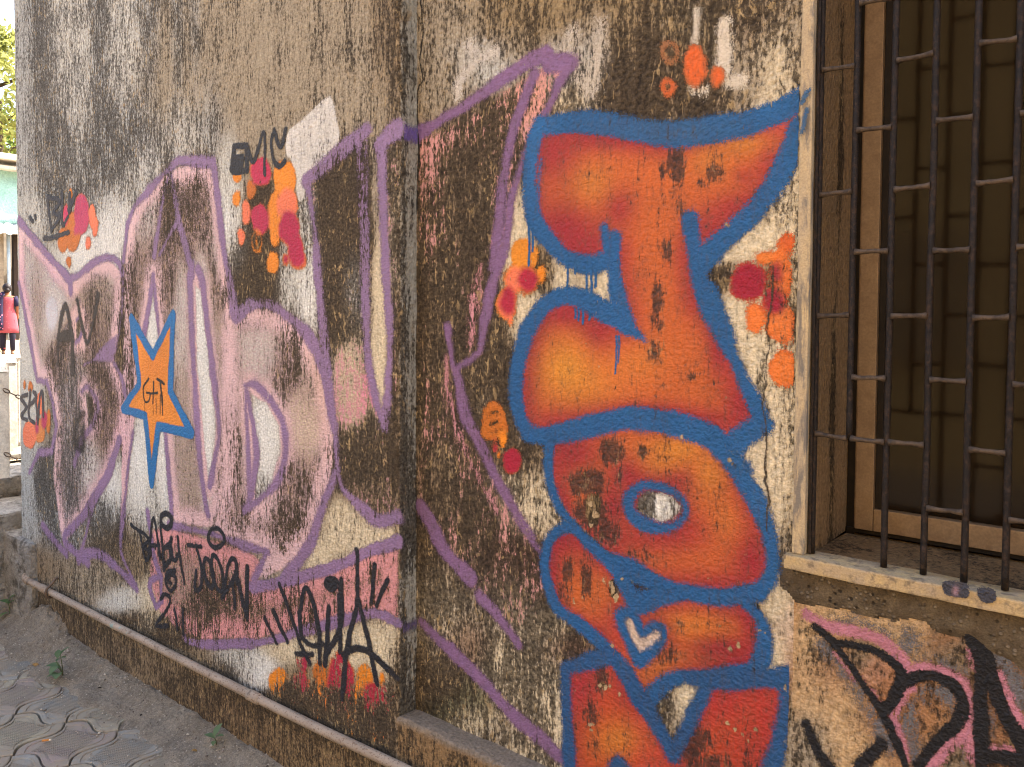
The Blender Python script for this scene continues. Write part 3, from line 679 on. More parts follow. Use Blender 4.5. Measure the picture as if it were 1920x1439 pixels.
# --- AV scrawl and other sooty strokes on the first letter
paint('graffiti_tag', 'L', 5, [(Shape().stroke(z3(0, 480, [(325, 610), (335, 420), (370, 280), (405, 450), (412, 660)]), .034).stroke(z3(0, 480, [(330, 460), (405, 450)]), .05).stroke(z3(0, 480, [(435, 250), (465, 400), (490, 490), (520, 400), (550, 220)]), .036), (50, 42, 36))], .016, (0, .1), (.2, .22), label='smoky black AV scrawl on the first lilac letter')
paint('graffiti_tag', 'L', 5, [(Shape().stroke(z3(0, 480, [(470, 880), (430, 940), (420, 1040), (460, 1060), (470, 960)]), .06).stroke(z3(0, 480, [(540, 480), (525, 700)]), .03), (50, 40, 34))], .03, (0, .2), (.3, .25), opac=.85, label='dark smudge in the eye of the first lilac letter')

# --- star
st_pts = [(247, 597), (287, 667), (325, 590), (320, 733), (360, 813), (297, 800), (285, 908), (273, 780), (232, 767), (262, 720)]
ST = paint('painted_star', 'L', 6, [(Shape().poly(st_pts), (232, 140, 44))], .008, (0, .12), (0, .05), cblobs=[(290, 690, 30, 30, (214, 120, 40), .5)], label='orange five pointed star with a blue outline')
paint('outline', 'L', 7, [(Shape().stroke(st_pts + [st_pts[0]], .042, False), (30, 110, 170))], .007, (0, .1), (0, .06), parent=ST, wob=.003)
paint('graffiti_tag', 'L', 8, [(Shape().strokes([z3(0, 480, p) for p in ([(838, 690), (812, 730), (808, 780), (818, 818), (840, 815), (846, 775), (826, 770)], [(866, 710), (862, 830)], [(848, 775), (888, 770)], [(885, 695), (905, 705), (925, 722)], [(903, 705), (910, 770), (915, 840)])], .013)
   .strokes([z3(0, 480, p) for p in ([(816, 815), (818, 900)], [(862, 830), (864, 890)], [(880, 800), (880, 890)], [(903, 780), (902, 890)], [(916, 830), (917, 895)])], .007), (42, 34, 24))], .004, (0, .05), (0, .08), parent=ST, res=.004, wob=.002, label='small black GIT lettering with drips in the star')

# --- clusters of sprayed dots
def dots(side, layer, items, label, grime=(.2, .04), wear=(.3, .04), extra=None, soft=.013):
    sh = []
    for it in items:
        x, y, rx, ry, c = it[:5]
        sh.append((Shape().oval(x, y, rx, ry, 0, it[5] if len(it) > 5 else None), c))
    return paint('paint_dots', side, layer, sh, soft, grime, wear, label=label, res=.006, wob=.007)
def zz(ox, oy, L, s=2.998): return [(ox + i[0] / s, oy + i[1] / s, i[2] / s, i[3] / s, *i[4:]) for i in L]
dots('L', 6, zz(0, 0, [(355, 1350, 30, 75, RUST), (410, 1310, 45, 115, RUST), (520, 1220, 22, 70, CORAL), (460, 1205, 42, 122, (190, 60, 96)), (535, 1270, 18, 60, CORAL), (497, 1370, 17, 40, CORAL), (430, 1290, 14, 34, (190, 60, 96)), (372, 1210, 16, 60, (200, 50, 90)), (400, 1100, 8, 40, ORANGE)]) + [(130, 490, 5, 12, RUST)], 'orange and crimson dots at the far left under a black scrawl')
dots('L', 6, zz(0, 480, [(140, 725, 8, 25, RUST), (172, 740, 15, 32, RUST), (228, 830, 22, 72, CORAL), (275, 930, 13, 66, RUST), (222, 985, 30, 70, (204, 124, 60)), (165, 1010, 40, 80, CORAL), (250, 920, 18, 54, (176, 40, 84)), (210, 945, 10, 60, (170, 40, 90))]), 'coral and orange dots low at the far left wall end')
EM = dots('L', 6, zz(400, 0, [(135, 990, 28, 46, ORANGE), (215, 1070, 28, 60, RUST), (400, 1010, 66, 112, ORANGE), (345, 1230, 40, 160, ORANGE), (190, 1200, 30, 76, CORAL), (420, 1150, 62, 92, CORAL), (270, 965, 60, 92, (190, 46, 78)), (265, 1235, 55, 102, (186, 40, 76)), (430, 1290, 62, 100, (180, 36, 72)), (465, 1390, 48, 80, (180, 36, 72)), (480, 1450, 40, 60, (180, 36, 72)), (133, 1120, 25, 45, ORANGE), (155, 1330, 25, 52, CORAL)]) + [(483, 453, 10, 17, ORANGE, .012), (483, 453, 3, 12, ORANGE), (511, 494, 11, 20, ORANGE), (537, 487, 6, 11, (180, 36, 72)), (556, 482, 12, 14, (180, 36, 72))], 'large cluster of orange and crimson dots beside the white patch')
dots('L', 6, zz(400, 960, [(375, 960, 55, 92, ORANGE), (510, 850, 42, 66, (176, 40, 66)), (485, 1000, 60, 102, (176, 40, 66)), (600, 950, 40, 120, RUST), (600, 1060, 50, 110, (226, 130, 40)), (850, 950, 55, 96, ORANGE), (790, 1110, 45, 150, ORANGE), (715, 960, 78, 170, (180, 34, 62)), (905, 1080, 74, 130, (180, 40, 60)), (980, 1050, 40, 92, (176, 44, 60)), (940, 1230, 42, 76, (226, 120, 40)), (955, 940, 20, 40, ORANGE)]), 'flame like orange and crimson dots low on the wall', (.7, .05), (.9, .10))
dots('R', 6, [(985, 480, 25, 30, (226, 140, 34)), (1017, 515, 10, 18, ORANGE), (965, 525, 18, 26, CORAL), (951, 570, 18, 28, CORAL), (958, 598, 6, 11, CORAL), (992, 527, 20, 27, (176, 34, 58)), (953, 565, 16, 25, (176, 34, 58))], 'orange and crimson dots left of the orange J', (.3, .04), (.2, .02))
dots('R', 6, [(925, 785, 17, 22, RUST, .03), (926, 803, 20, 18, RUST, .03), (925, 785, 6, 8, RUST), (945, 823, 10, 16, ORANGE), (938, 850, 6, 9, ORANGE), (930, 838, 8, 10, (170, 34, 58)), (962, 862, 19, 27, (168, 26, 52))], 'crimson dot below rusty orange rings', (.25, .05), (.25, .05))
dots('R', 6, [(1475, 463, 18, 22, DORANGE), (1437, 482, 26, 14, (232, 128, 50)), (1463, 513, 22, 46, (226, 116, 44)), (1417, 600, 21, 30, (232, 122, 50)), (1465, 610, 28, 36, (226, 120, 50)), (1470, 693, 28, 34, (230, 122, 48)), (1403, 530, 34, 42, (158, 24, 46)), (1453, 513, 13, 16, (158, 40, 50)), (1450, 565, 23, 28, (158, 26, 48))], 'orange and dark red dots between the J and the window', (.6, .02), (.5, .0))
dots('R', 6, [(1257, 100, 13, 18, (150, 100, 60), .014), (1303, 123, 20, 42, DORANGE), (1342, 147, 12, 18, DORANGE), (1252, 168, 10, 12, DORANGE, .016)], 'small orange dots above the big orange letter', (.35, .0), (.35, .0), )

# --- black tags
paint('graffiti_tag', 'L', 8, [(Shape().strokes([z3(400, 0, p) for p in ([(120, 830), (112, 900), (108, 965), (180, 965)], [(118, 825), (175, 822)], [(112, 895), (168, 890)], [(190, 825), (195, 960)], [(190, 830), (232, 905), (285, 745), (292, 985)], [(345, 735), (328, 800), (340, 900), (370, 940), (402, 905)], [(345, 730), (380, 830), (412, 720)])], .023).poly(z3(400, 0, [(112, 870), (170, 880), (172, 985), (105, 985)])), (44, 42, 42))], .006, (0, .1), (.1, .1), res=.005, label='black EMC lettering beside the white patch')
paint('graffiti_tag', 'L', 8, [(Shape().strokes([z3(0, 0, p) for p in ([(268, 1110), (290, 1300)], [(268, 1110), (335, 1130), (300, 1200), (338, 1215), (295, 1290)], [(350, 1090), (352, 1260), (385, 1220)], [(395, 1090), (392, 1190)], [(430, 1085), (388, 1180)], [(252, 1345), (305, 1335), (388, 1308)])], .030).stroke(z3(0, 0, [(172, 1225), (185, 1245)]), .03).stroke(z3(0, 0, [(198, 1215), (200, 1230)]), .025), (48, 46, 50))], .007, (0, .1), (.1, .1), res=.005, label='black scrawl over the far left dots')
paint('graffiti_tag', 'L', 8, [(Shape().strokes([z3(0, 480, p) for p in ([(155, 780), (120, 800), (150, 850), (120, 900), (155, 925)], [(172, 760), (165, 900), (195, 940)], [(160, 850), (205, 800), (190, 770)], [(200, 770), (215, 940)], [(215, 940), (225, 800), (240, 770), (245, 900)])], .028), (56, 54, 60))], .007, (0, .1), (.1, .1), res=.005, label='dark grey SEN scrawl over the lower left dots')
s3 = [[(740, 70), (775, 105), (815, 125), (835, 160), (800, 195)], [(785, 110), (820, 270)], [(800, 195), (850, 220), (825, 270)], [(835, 265), (865, 35), (900, 255)], [(850, 190), (895, 185)], [(905, 80), (925, 325)], [(925, 205), (960, 190), (965, 260), (925, 315)], [(965, 150), (960, 230), (985, 275), (1005, 235)], [(1000, 140), (1020, 300), (1040, 400)], [(985, 330), (945, 345), (935, 400), (960, 450), (988, 420), (985, 365), (958, 350), (950, 390), (966, 405)],
      [(1060, 185), (1135, 195)], [(1105, 195), (1135, 320), (1130, 425), (1097, 430), (1105, 330)], [(1260, 480), (1290, 290), (1330, 280), (1335, 400)], [(1250, 485), (1330, 355)], [(1312, 400), (1325, 545)], [(1392, 310), (1388, 600)], [(1330, 340), (1385, 590)], [(905, 490), (930, 465), (960, 490), (940, 550), (890, 620), (882, 642), (948, 640)], [(985, 545), (1000, 660)], [(1030, 540), (1035, 690)]]
sh = Shape().strokes([z3(0, 960, p) for p in s3], .022)
for cx, cy, rx, ry in ((938, 48, 32, 40), (1218, 148, 44, 54), (1178, 345, 24, 82), (1226, 345, 28, 105)): sh.oval(cx / 3, 960 + cy / 3, rx / 3, ry / 3, -12, .026)
paint('graffiti_tag', 'L', 8, [(sh, BLACK)], .006, (0, .1), (.25, .08), res=.005, label='black BABY JOON handwriting with two rings')
s6 = [[(290, 600), (360, 735)], [(340, 560), (420, 730)], [(375, 410), (440, 580), (500, 760), (545, 855)], [(470, 800), (560, 800)], [(500, 705), (490, 560), (520, 430), (560, 500), (590, 640), (600, 745)], [(500, 705), (560, 750), (615, 740)], [(652, 540), (640, 700), (630, 860)], [(720, 380), (722, 600), (690, 700), (640, 790)], [(715, 480), (715, 790)], [(810, 215), (812, 480), (772, 680), (745, 850), (725, 1050)], [(815, 480), (850, 620), (900, 850), (925, 965)], [(735, 810), (790, 765), (860, 780), (960, 860), (1035, 930)], [(910, 300), (890, 510)], [(980, 390), (920, 530)], [(600, 745), (600, 850)]]
sh = Shape().strokes([z3(400, 960, p) for p in s6], .023).oval(400 + 665 / 3, 960 + 402 / 3, 14, 15)
paint('graffiti_tag', 'L', 8, [(sh, BLACK)], .006, (0, .12), (.25, .12), res=.005, label='black slanted handwriting above the flame like dots')
# --- the big vertical lettering on the recessed wall: orange and red filling, blue outline
RED, OR, YEL = (156, 36, 46), (198, 98, 42), (216, 140, 46)
def z4(pts): return z3(960, 960, pts, 3.003)
DG = [(1270, 310, 22, 50, .82), (1262, 250, 12, 40, .55), (1340, 325, 22, 26, .62), (1315, 345, 14, 16, .55), (1245, 320, 16, 20, .55), (1275, 390, 12, 40, .60), (1250, 470, 14, 30, .66), (1262, 330, 12, 100, .45), (1110, 330, 26, 16, .45), (1235, 560, 16, 46, .74), (1240, 610, 10, 24, .70), (1225, 600, 10, 30, .5), (1225, 660, 24, 34, .60), (1300, 705, 18, 14, .60), (1340, 715, 8, 14, .5), (1245, 725, 18, 14, .46), (1200, 350, 20, 20, .30)]
Jc = [(1018, 232), (1080, 228), (1150, 236), (1270, 252), (1380, 237), (1470, 208), (1508, 188), (1493, 240), (1470, 310), (1427, 377), (1373, 433), (1313, 480), (1317, 540), (1347, 613), (1387, 697), (1420, 763), (1425, 795), (1373, 835), (1347, 830), (1293, 803), (1233, 790), (1167, 787), (1100, 800), (1040, 817), (1000, 823), (977, 790), (967, 733), (973, 667), (993, 610), (1027, 567), (1067, 553), (1100, 563), (1133, 583), (1165, 605), (1160, 540), (1150, 480), (1110, 497), (1060, 485), (1033, 457), (1003, 410), (993, 350), (997, 283)]
J = paint('graffiti_letter', 'R', 6, [(Shape().poly(Jc), OR)], .012, (0, .26), (0, .03), DG,
  [(1040, 290, 60, 60, RED, .85), (1150, 262, 110, 26, RED, .8), (1240, 262, 60, 30, RED, .7), (1060, 430, 70, 60, RED, .95), (1100, 460, 60, 40, RED, .8), (1160, 390, 32, 40, RED, .85), (1110, 345, 40, 40, YEL, .45), (1400, 270, 60, 24, YEL, .6), (1330, 300, 40, 30, YEL, .4), (1460, 230, 40, 26, (186, 70, 60), .7), (1440, 300, 26, 40, RED, .55), (1395, 330, 20, 20, RED, .5), (1380, 390, 50, 28, RED, .7), (1330, 430, 30, 40, RED, .7), (1290, 470, 26, 60, RED, .5), (1300, 560, 24, 40, RED, .5), (1350, 660, 24, 50, RED, .8), (1390, 760, 40, 50, RED, .85), (1300, 790, 90, 20, RED, .8), (1200, 772, 90, 18, RED, .8), (1060, 790, 90, 30, RED, .75), (990, 720, 20, 80, RED, .85), (1000, 650, 26, 50, RED, .8), (1060, 590, 60, 30, RED, .95), (1120, 620, 34, 40, RED, .9), (1060, 690, 46, 50, YEL, .95), (1100, 720, 60, 40, YEL, .5), (1200, 680, 50, 40, YEL, .3)], rim=(RED, .045, .72), label='big orange and red letter J with a blue outline')
Jo = Shape()
Jo.stroke([(1030, 234), (1080, 230), (1150, 236), (1210, 247), (1270, 252), (1380, 238), (1440, 220), (1480, 203), (1512, 180)], .066)
Jo.stroke([(1014, 232), (997, 283), (993, 350), (1003, 410), (1033, 457), (1062, 484), (1100, 497), (1135, 490)], .058)
Jo.stroke([(1134, 428), (1140, 470), (1142, 490)], .034).stroke([(1154, 446), (1150, 480), (1156, 540), (1166, 590), (1178, 612)], .05).stroke([(1170, 610), (1190, 622), (1210, 638)], .045, True, .008)
Jo.stroke([(1165, 600), (1133, 584), (1100, 564), (1067, 554), (1030, 567), (995, 610), (975, 667), (967, 733), (977, 785), (998, 818)], .062)
Jo.stroke([(990, 815), (1040, 817), (1100, 800), (1167, 787), (1233, 790), (1293, 804), (1347, 832), (1390, 885)], .064)
Jo.stroke([(1293, 412), (1299, 450), (1309, 500), (1322, 550), (1350, 615), (1388, 697), (1420, 763), (1430, 800)], .050).stroke([(1330, 545), (1345, 580), (1368, 640)], .05)
Jo.stroke([(1430, 796), (1400, 815), (1365, 842)], .058)
Jo.stroke([(1500, 235), (1470, 312), (1427, 380), (1373, 436), (1316, 482)], .060).stroke([(1322, 500), (1345, 470)], .05)
Jo.stroke([(1014, 300), (1011, 350), (1008, 385)], .006)
drip_shapes = []
for x, y0, y1 in ((993, 410, 498), (1000, 420, 470), (1066, 488, 537), (1081, 490, 515), (1101, 495, 552), (1110, 495, 560), (1118, 495, 538), (1160, 480, 510), (1156, 630, 700), (1161, 630, 680), (1080, 578, 596), (1086, 578, 600), (1094, 580, 606), (1107, 580, 600)):
    drip_shapes.append(Shape().stroke([(x, y0), (x + .6, (y0 + y1) / 2), (x - 1, y1)], .0075, True))
paint('outline', 'R', 8, [(Jo, BLUE)], .017, (0, .20), (0, .06), [(1270, 250, 90, 24, .34), (1400, 420, 60, 60, .24), (1390, 640, 50, 80, .20)], [(1250, 245, 150, 40, (52, 88, 124), .6), (1010, 280, 30, 100, (52, 116, 176), .5)], parent=J, res=.006, wob=.003, wscale=.92, label='blue outline with drips around the J')

for ds_ in drip_shapes: paint('drip', 'R', 9, [(ds_, BLUE)], .003, (0, .05), (0, .0), parent=J, res=.004, wob=.002)

Oc = [(1030, 845), (1045, 817), (1100, 800), (1167, 787), (1233, 790), (1293, 804), (1347, 835), (1390, 890), (1420, 955), (1440, 1010), (1446, 1065), (1425, 1102), (1360, 1115), (1293, 1108), (1227, 1090), (1133, 1030), (1067, 972), (1042, 930), (1030, 885)]
O = paint('graffiti_letter', 'R', 6, [(Shape().poly(Oc).hole([(1232 + 40 * math.cos(a) - 8 * math.sin(a), 950 + 26 * math.sin(a) + 8 * math.cos(a)) for a in np.linspace(0, 6.28, 20, endpoint=False)]), OR)], .012, (0, .27), (0, .04),
  [(1150, 845, 26, 34, .92), (1205, 848, 14, 18, .78), (1100, 905, 50, 34, .82), (1110, 960, 40, 44, .86), (1140, 1000, 40, 40, .66), (1180, 1040, 40, 20, .5), (1220, 1050, 40, 30, .44), (1190, 1060, 26, 16, .5), (1160, 890, 14, 30, .6)],
  [(1070, 850, 40, 40, RED, .9), (1100, 850, 40, 30, RED, .5), (1060, 920, 20, 50, RED, .6), (1180, 890, 46, 40, RED, .95), (1150, 950, 36, 50, RED, .95), (1280, 900, 60, 30, RED, .9), (1270, 1000, 90, 40, RED, .7), (1210, 1010, 60, 30, RED, .6), (1410, 1050, 40, 50, RED, .95), (1350, 1095, 60, 16, RED, .5), (1150, 1010, 40, 30, RED, .6), (1270, 840, 60, 26, YEL, .7), (1330, 890, 36, 40, YEL, .6), (1240, 870, 40, 20, YEL, .4), (1360, 980, 30, 40, YEL, .25)],
  wearb=[(1112, 955, 16, 34, .95), (1095, 890, 10, 12, .6)], rim=(RED, .038, .72), label='orange and red letter O with a blue rimmed eye')
Oo = Shape()
Oo.stroke([(1032, 825), (1028, 870), (1036, 920), (1062, 968), (1120, 1035), (1167, 1060), (1227, 1090), (1293, 1108), (1360, 1116), (1425, 1104), (1448, 1070), (1444, 1010), (1425, 955), (1392, 893), (1345, 838)], .050)
Oo.stroke([(1395, 905), (1430, 970), (1450, 1040), (1448, 1085), (1425, 1115)], .046).stroke([(1300, 1118), (1370, 1124), (1425, 1116)], .05)
Oo.stroke([(1232 + 54 * math.cos(a) - 10 * math.sin(a), 950 + 38 * math.sin(a) + 14 * math.cos(a)) for a in np.linspace(0, 6.2832, 18)], .036)
paint('outline', 'R', 8, [(Oo, BLUE)], .017, (0, .21), (0, .08), [(1300, 1110, 80, 20, .25)], parent=O, res=.006, wob=.003, wscale=.92, label='blue outline of the letter O')

Ec = z4([(280, 110), (330, 110), (420, 170), (520, 260), (600, 350), (660, 450), (710, 545), (850, 490), (1050, 480), (1280, 500), (1400, 590), (1420, 720), (1380, 880), (1100, 910), (950, 930), (820, 1010), (740, 1070), (680, 980), (560, 800), (430, 690), (280, 560), (215, 420), (190, 300), (215, 170)])
hp = z4([(640, 560), (608, 600), (640, 690), (680, 765), (715, 830), (790, 785), (855, 720), (850, 655), (800, 640), (745, 672), (722, 645), (690, 580)])
E = paint('graffiti_letter', 'R', 6, [(Shape().poly(Ec).hole(hp, True), OR)], .012, (0, .26), (0, .06),
  [(1065, 1070, 14, 34, .78), (1100, 1090, 16, 50, .66), (1060, 1110, 30, 40, .5), (1130, 1110, 30, 50, .45), (1280, 1175, 18, 30, .55), (1250, 1230, 50, 30, .5), (1150, 1150, 40, 40, .4), (1100, 1050, 40, 30, .4)],
  [(1060, 1010, 40, 40, RED, .95), (1040, 1060, 20, 50, RED, .8), (1110, 1050, 40, 30, RED, .5), (1125, 1190, 34, 40, RED, .6), (1170, 1240, 30, 50, (196, 62, 44), .6), (1230, 1250, 60, 40, YEL, .3), (1300, 1170, 60, 30, YEL, .35), (1410, 1160, 26, 50, RED, .95), (1360, 1215, 70, 24, RED, .95), (1390, 1240, 50, 26, RED, .8), (1400, 1140, 40, 20, RED, .6)],
  wearb=[(1153, 1105, 12, 22, .80)], rim=(RED, .04, .75), label='orange and red letter E with a small heart')
Eo = Shape()
Eo.strokes([z4(p) for p in ([(310, 100), (250, 110), (198, 190), (186, 320), (212, 430), (265, 545), (370, 625), (480, 715), (560, 800), (640, 900), (710, 1030), (765, 1110)], [(300, 70), (390, 130), (490, 225), (590, 330), (660, 450), (705, 545)], [(700, 545), (770, 525), (860, 490), (1000, 465), (1150, 475), (1270, 490), (1370, 560), (1420, 660), (1420, 780), (1380, 890)], [(1400, 893), (1200, 925), (1020, 920), (900, 945), (810, 1015), (755, 1090)])], .046)
Eo.stroke(z4([(700, 500), (780, 480), (840, 450)]), .04)
Eo.stroke(hp + hp[:1], .036)
paint('outline', 'R', 8, [(Eo, BLUE)], .017, (0, .23), (0, .12), [(1150, 1200, 30, 60, .3)], parent=E, res=.006, wob=.003, wscale=.92, label='blue outline of the E and of the heart')

Yl = z4([(300, 885), (560, 812), (640, 900), (760, 1110), (850, 1260), (910, 1370), (990, 1560), (330, 1560)])
Yr = z4([(1060, 985), (1570, 930), (1540, 1100), (1500, 1300), (1440, 1560), (960, 1560), (905, 1390), (1000, 1180)])
Y = paint('graffiti_letter', 'R', 6, [(Shape().poly(Yl).poly(Yr), (192, 76, 36))], .012, (0, .30), (0, .08),
  [(1130, 1270, 30, 50, .62), (1110, 1340, 30, 40, .55), (1170, 1300, 20, 40, .4), (1300, 1390, 60, 50, .70), (1330, 1430, 60, 30, .66), (1110, 1400, 40, 40, .4), (1360, 1350, 40, 40, .36)],
  [(1090, 1290, 40, 50, (170, 44, 52), .85), (1170, 1280, 20, 40, RED, .7), (1200, 1360, 20, 50, (186, 60, 50), .8), (1160, 1390, 50, 40, YEL, .6), (1220, 1430, 40, 40, (196, 70, 50), .6), (1350, 1320, 60, 40, (176, 44, 46), .7), (1440, 1320, 40, 60, (186, 50, 46), .6), (1400, 1400, 60, 60, (180, 52, 44), .6)],
  wearb=[(1130, 1285, 14, 12, .62), (1385, 1365, 30, 40, .36)], rim=(RED, .04, .6), label='dark orange letter Y at the foot of the wall')
Yo = Shape()
Yo.strokes([z4(p) for p in ([(560, 808), (430, 842), (302, 884)], [(302, 884), (308, 1100), (330, 1460)], [(640, 900), (700, 1010), (765, 1110), (850, 1260), (912, 1375)], [(905, 1375), (1000, 1185), (1085, 1000)], [(1000, 935), (1200, 955), (1400, 940), (1590, 920)], [(1570, 930), (1545, 1100), (1505, 1300), (1455, 1470)])], .050, False)
Yo.strokes([z4(p) for p in ([(560, 1480), (585, 1420), (605, 1405), (640, 1450), (650, 1480)],)], .04)
Yo.stroke(z4([(1500, 940), (1590, 925)]), .06, False)
paint('outline', 'R', 8, [(Yo, (36, 82, 130))], .018, (0, .25), (0, .14), parent=Y, res=.006, wob=.003, wscale=.92, label='blue outline of the letter Y')

# --- black and pink lettering under the window
def zb(pts): return z3(1440, 960, pts, 3.003)
bb1 = zb([(265, 640), (380, 720), (560, 765), (690, 830), (745, 890), (748, 950), (710, 1035), (660, 1115)])
bb2 = zb([(290, 655), (400, 775), (520, 950), (640, 1130), (720, 1290), (800, 1470)])
bb3 = zb([(735, 975), (830, 925), (950, 925), (1050, 985), (1098, 1080), (1070, 1190), (960, 1290), (850, 1420)])
paint('graffiti_shadow', 'B', 1, [(Shape().stroke(zb([(370, 620), (520, 630), (680, 690), (780, 760), (800, 700)]), .05).stroke(zb([(310, 740), (430, 900), (560, 1080), (680, 1300)]), .06).stroke(zb([(780, 1110), (780, 1250), (840, 1400)]), .045).stroke(zb([(830, 890), (950, 850), (1080, 900)]), .03).stroke(zb([(1180, 1100), (1150, 1300), (1120, 1440)]), .04).stroke(zb([(1250, 780), (1340, 900), (1440, 1040)]), .06).stroke(zb([(880, 1030), (980, 1000), (1040, 1060)]), .03), (104, 102, 104))], .030, (.4, .05), (.5, .2), opac=.75, label='grey sprayed shading behind the black letters under the window')
PKc = (184, 120, 134)
paint('graffiti_shadow', 'B', 2, [(Shape().stroke(zb([(215, 580), (300, 625), (430, 660), (560, 690), (670, 740), (755, 830), (785, 905)]), .036).stroke(zb([(800, 915), (900, 885), (1000, 915), (1090, 990), (1130, 1120), (1100, 1230), (1000, 1330), (900, 1450)]), .030).stroke(zb([(690, 1170), (760, 1000), (800, 985)]), .016).stroke(zb([(690, 1160), (740, 1270), (790, 1400)]), .02).stroke(zb([(380, 790), (480, 950)]), .016).stroke(zb([(540, 940), (640, 1100)]), .014).stroke(zb([(1150, 780), (1170, 900)]), .018).stroke(zb([(1290, 930), (1340, 1060), (1440, 1240)]), .03).stroke(zb([(1170, 1290), (1160, 1400)]), .03).stroke(zb([(1260, 1340), (1380, 1350)]), .014), PKc)], .012, (.4, .05), (.4, .12), label='pink edging of the black letters under the window')
paint('graffiti_tag', 'B', 4, [(Shape().stroke(bb1, .024).stroke(bb2, .020).stroke(bb3, .023), (22, 20, 22))], .006, (0, .04), (.2, .06), res=.005, label='large black letter B under the window sill')
paint('graffiti_tag', 'B', 4, [(Shape().stroke(zb([(1150, 700), (1195, 900), (1205, 1200), (1205, 1470)]), .024).stroke(zb([(1160, 700), (1230, 820), (1270, 950), (1330, 1100), (1460, 1360)]), .026).stroke(zb([(1220, 1370), (1440, 1390)]), .028).poly(zb([(1170, 740), (1230, 830), (1275, 960), (1205, 1000)])), (22, 20, 22))], .006, (0, .04), (.2, .06), res=.005, label='black letter A cut by the right edge of the picture')
paint('graffiti_tag', 'B', 4, [(Shape().stroke(zb([(215, 1200), (260, 1310), (330, 1410), (400, 1500)]), .032).stroke(zb([(520, 1430), (580, 1360), (640, 1300)]), .028), (26, 24, 26))], .010, (0, .1), (.3, .2), res=.005, label='black stub of a stroke beside the letter Y')
# cracks in the plaster
paint('crack', 'R', 3, [(Shape().stroke([(792, -10), (790, 40), (793, 60), (788, 110), (794, 150), (786, 170), (783, 220), (785, 300), (781, 400)], .0055), (30, 26, 20))], .003, (0, .2), (0, .05), res=.004, wob=.006, label='thin crack running down beside the wall step')
paint('crack', 'R', 9, [(Shape().stroke([(1448, 500), (1443, 600), (1436, 700), (1434, 790), (1436, 880), (1441, 960), (1440, 1000)], .0045), (70, 56, 40))], .003, (0, .2), (0, .25), res=.004, wob=.006, label='fine crack between the letters and the window')

# chips where the newer paint has broken away down to the cream plaster
def chips(lst, label, parent):
    for x, y, r in lst:
        sh = Shape(); n_ = random.randint(6, 9); a0 = random.random() * 6; r *= .9
        sh.poly([(x + r * random.uniform(.3, 1.2) * math.cos(a0 + t * 6.283 / n_), y + r * random.uniform(.5, 1.5) * math.sin(a0 + t * 6.283 / n_)) for t in range(n_)])
        paint('paint_chip', 'R', 10, [(sh, (186, 160, 120))], .004, (0, .34), (0, .2), res=.004, wob=.007, parent=parent)
chips([(1365, 423, 5), (1125, 690, 3), (1100, 645, 3), (1360, 745, 4), (1280, 818, 3)], 'small chips in the paint of the J', J)
chips([(1110, 945, 9), (1118, 965, 11), (1108, 985, 10), (1365, 866, 5), (1372, 872, 4), (1200, 905, 3), (1300, 925, 3), (1330, 1085, 4), (1395, 1040, 3), (1420, 1035, 3)], 'cream chips in the left side of the O', O)
chips([(1146, 1094, 7), (1150, 1104, 9), (1158, 1116, 8), (1132, 1085, 5), (1168, 1088, 4), (1100, 1085, 3), (1078, 1057, 3), (1080, 1125, 3), (1095, 1120, 3), (1372, 1217, 5), (1388, 1208, 3), (1312, 1130, 4), (1330, 1240, 3), (1412, 1178, 4), (1424, 1182, 4), (1434, 1186, 3), (1150, 1212, 4), (1350, 1170, 3)], 'cream chips scattered over the E', E)
chips([(1122, 1285, 6), (1133, 1290, 7), (1142, 1286, 5), (1112, 1356, 7), (1115, 1368, 5), (1082, 1294, 3), (1366, 1356, 6), (1380, 1368, 6), (1395, 1378, 5), (1403, 1390, 5), (1420, 1372, 5), (1470, 1290, 4), (1475, 1380, 5), (1468, 1388, 4), (1160, 1300, 4), (1400, 1345, 3)], 'cream chips scattered over the Y', Y)

PLANES['T'] = Y1 - .0135
paint('paint_daub', 'T', 1, [(Shape().stroke([(1505, 190), (1514, 168)], .014).stroke([(1506, 250), (1513, 205)], .012), (60, 92, 124))], .006, (0, .2), (0, .3), res=.004, label='faint blue overspray on the window surround')
# ------------------------------------------------------------------ materials for the rest
M_TRIM = solid('peeling_cream_paint', lin(188, 164, 124), lin(168, 152, 128), 26, .7, .5, .004, dirt=lin(104, 100, 96), dirt_amt=.85, stretch=.2)
M_SILL = solid('sill_paint', lin(186, 160, 112), lin(160, 142, 118), 22, .7, .5, .004, dirt=lin(104, 92, 78), dirt_amt=.75)
M_BAR = solid('black_iron', lin(20, 15, 12), lin(34, 26, 21), 60, .45, .8, .003, spec=.25, dirt=lin(84, 62, 46), dirt_amt=.4)
M_RUNG = solid('dusty_iron', lin(58, 48, 41), lin(92, 77, 62), 50, .6, .6, .003, spec=.25, dirt=lin(30, 24, 20), dirt_amt=.6)
M_ALU = solid('window_frame_paint', lin(136, 112, 84), lin(122, 98, 72), 20, .5, .1, .001, spec=.4, dirt=lin(90, 68, 46), dirt_amt=.3)
M_GASKET = solid('gasket', lin(20, 15, 11), lin(34, 26, 18), 30, .6)
M_CONC = solid('step_concrete', lin(156, 151, 141), lin(122, 116, 107), 7, .9, .9, .02, dirt=lin(60, 54, 46), dirt_amt=.7)
M_WHITE = solid('white_post_paint', lin(226, 222, 212), lin(206, 200, 188), 9, .6, .15, .002, dirt=lin(150, 140, 126), dirt_amt=.4)
M_CHAIN = solid('rusty_chain', lin(70, 60, 52), lin(104, 84, 66), 60, .6, .3, .002, spec=.4)

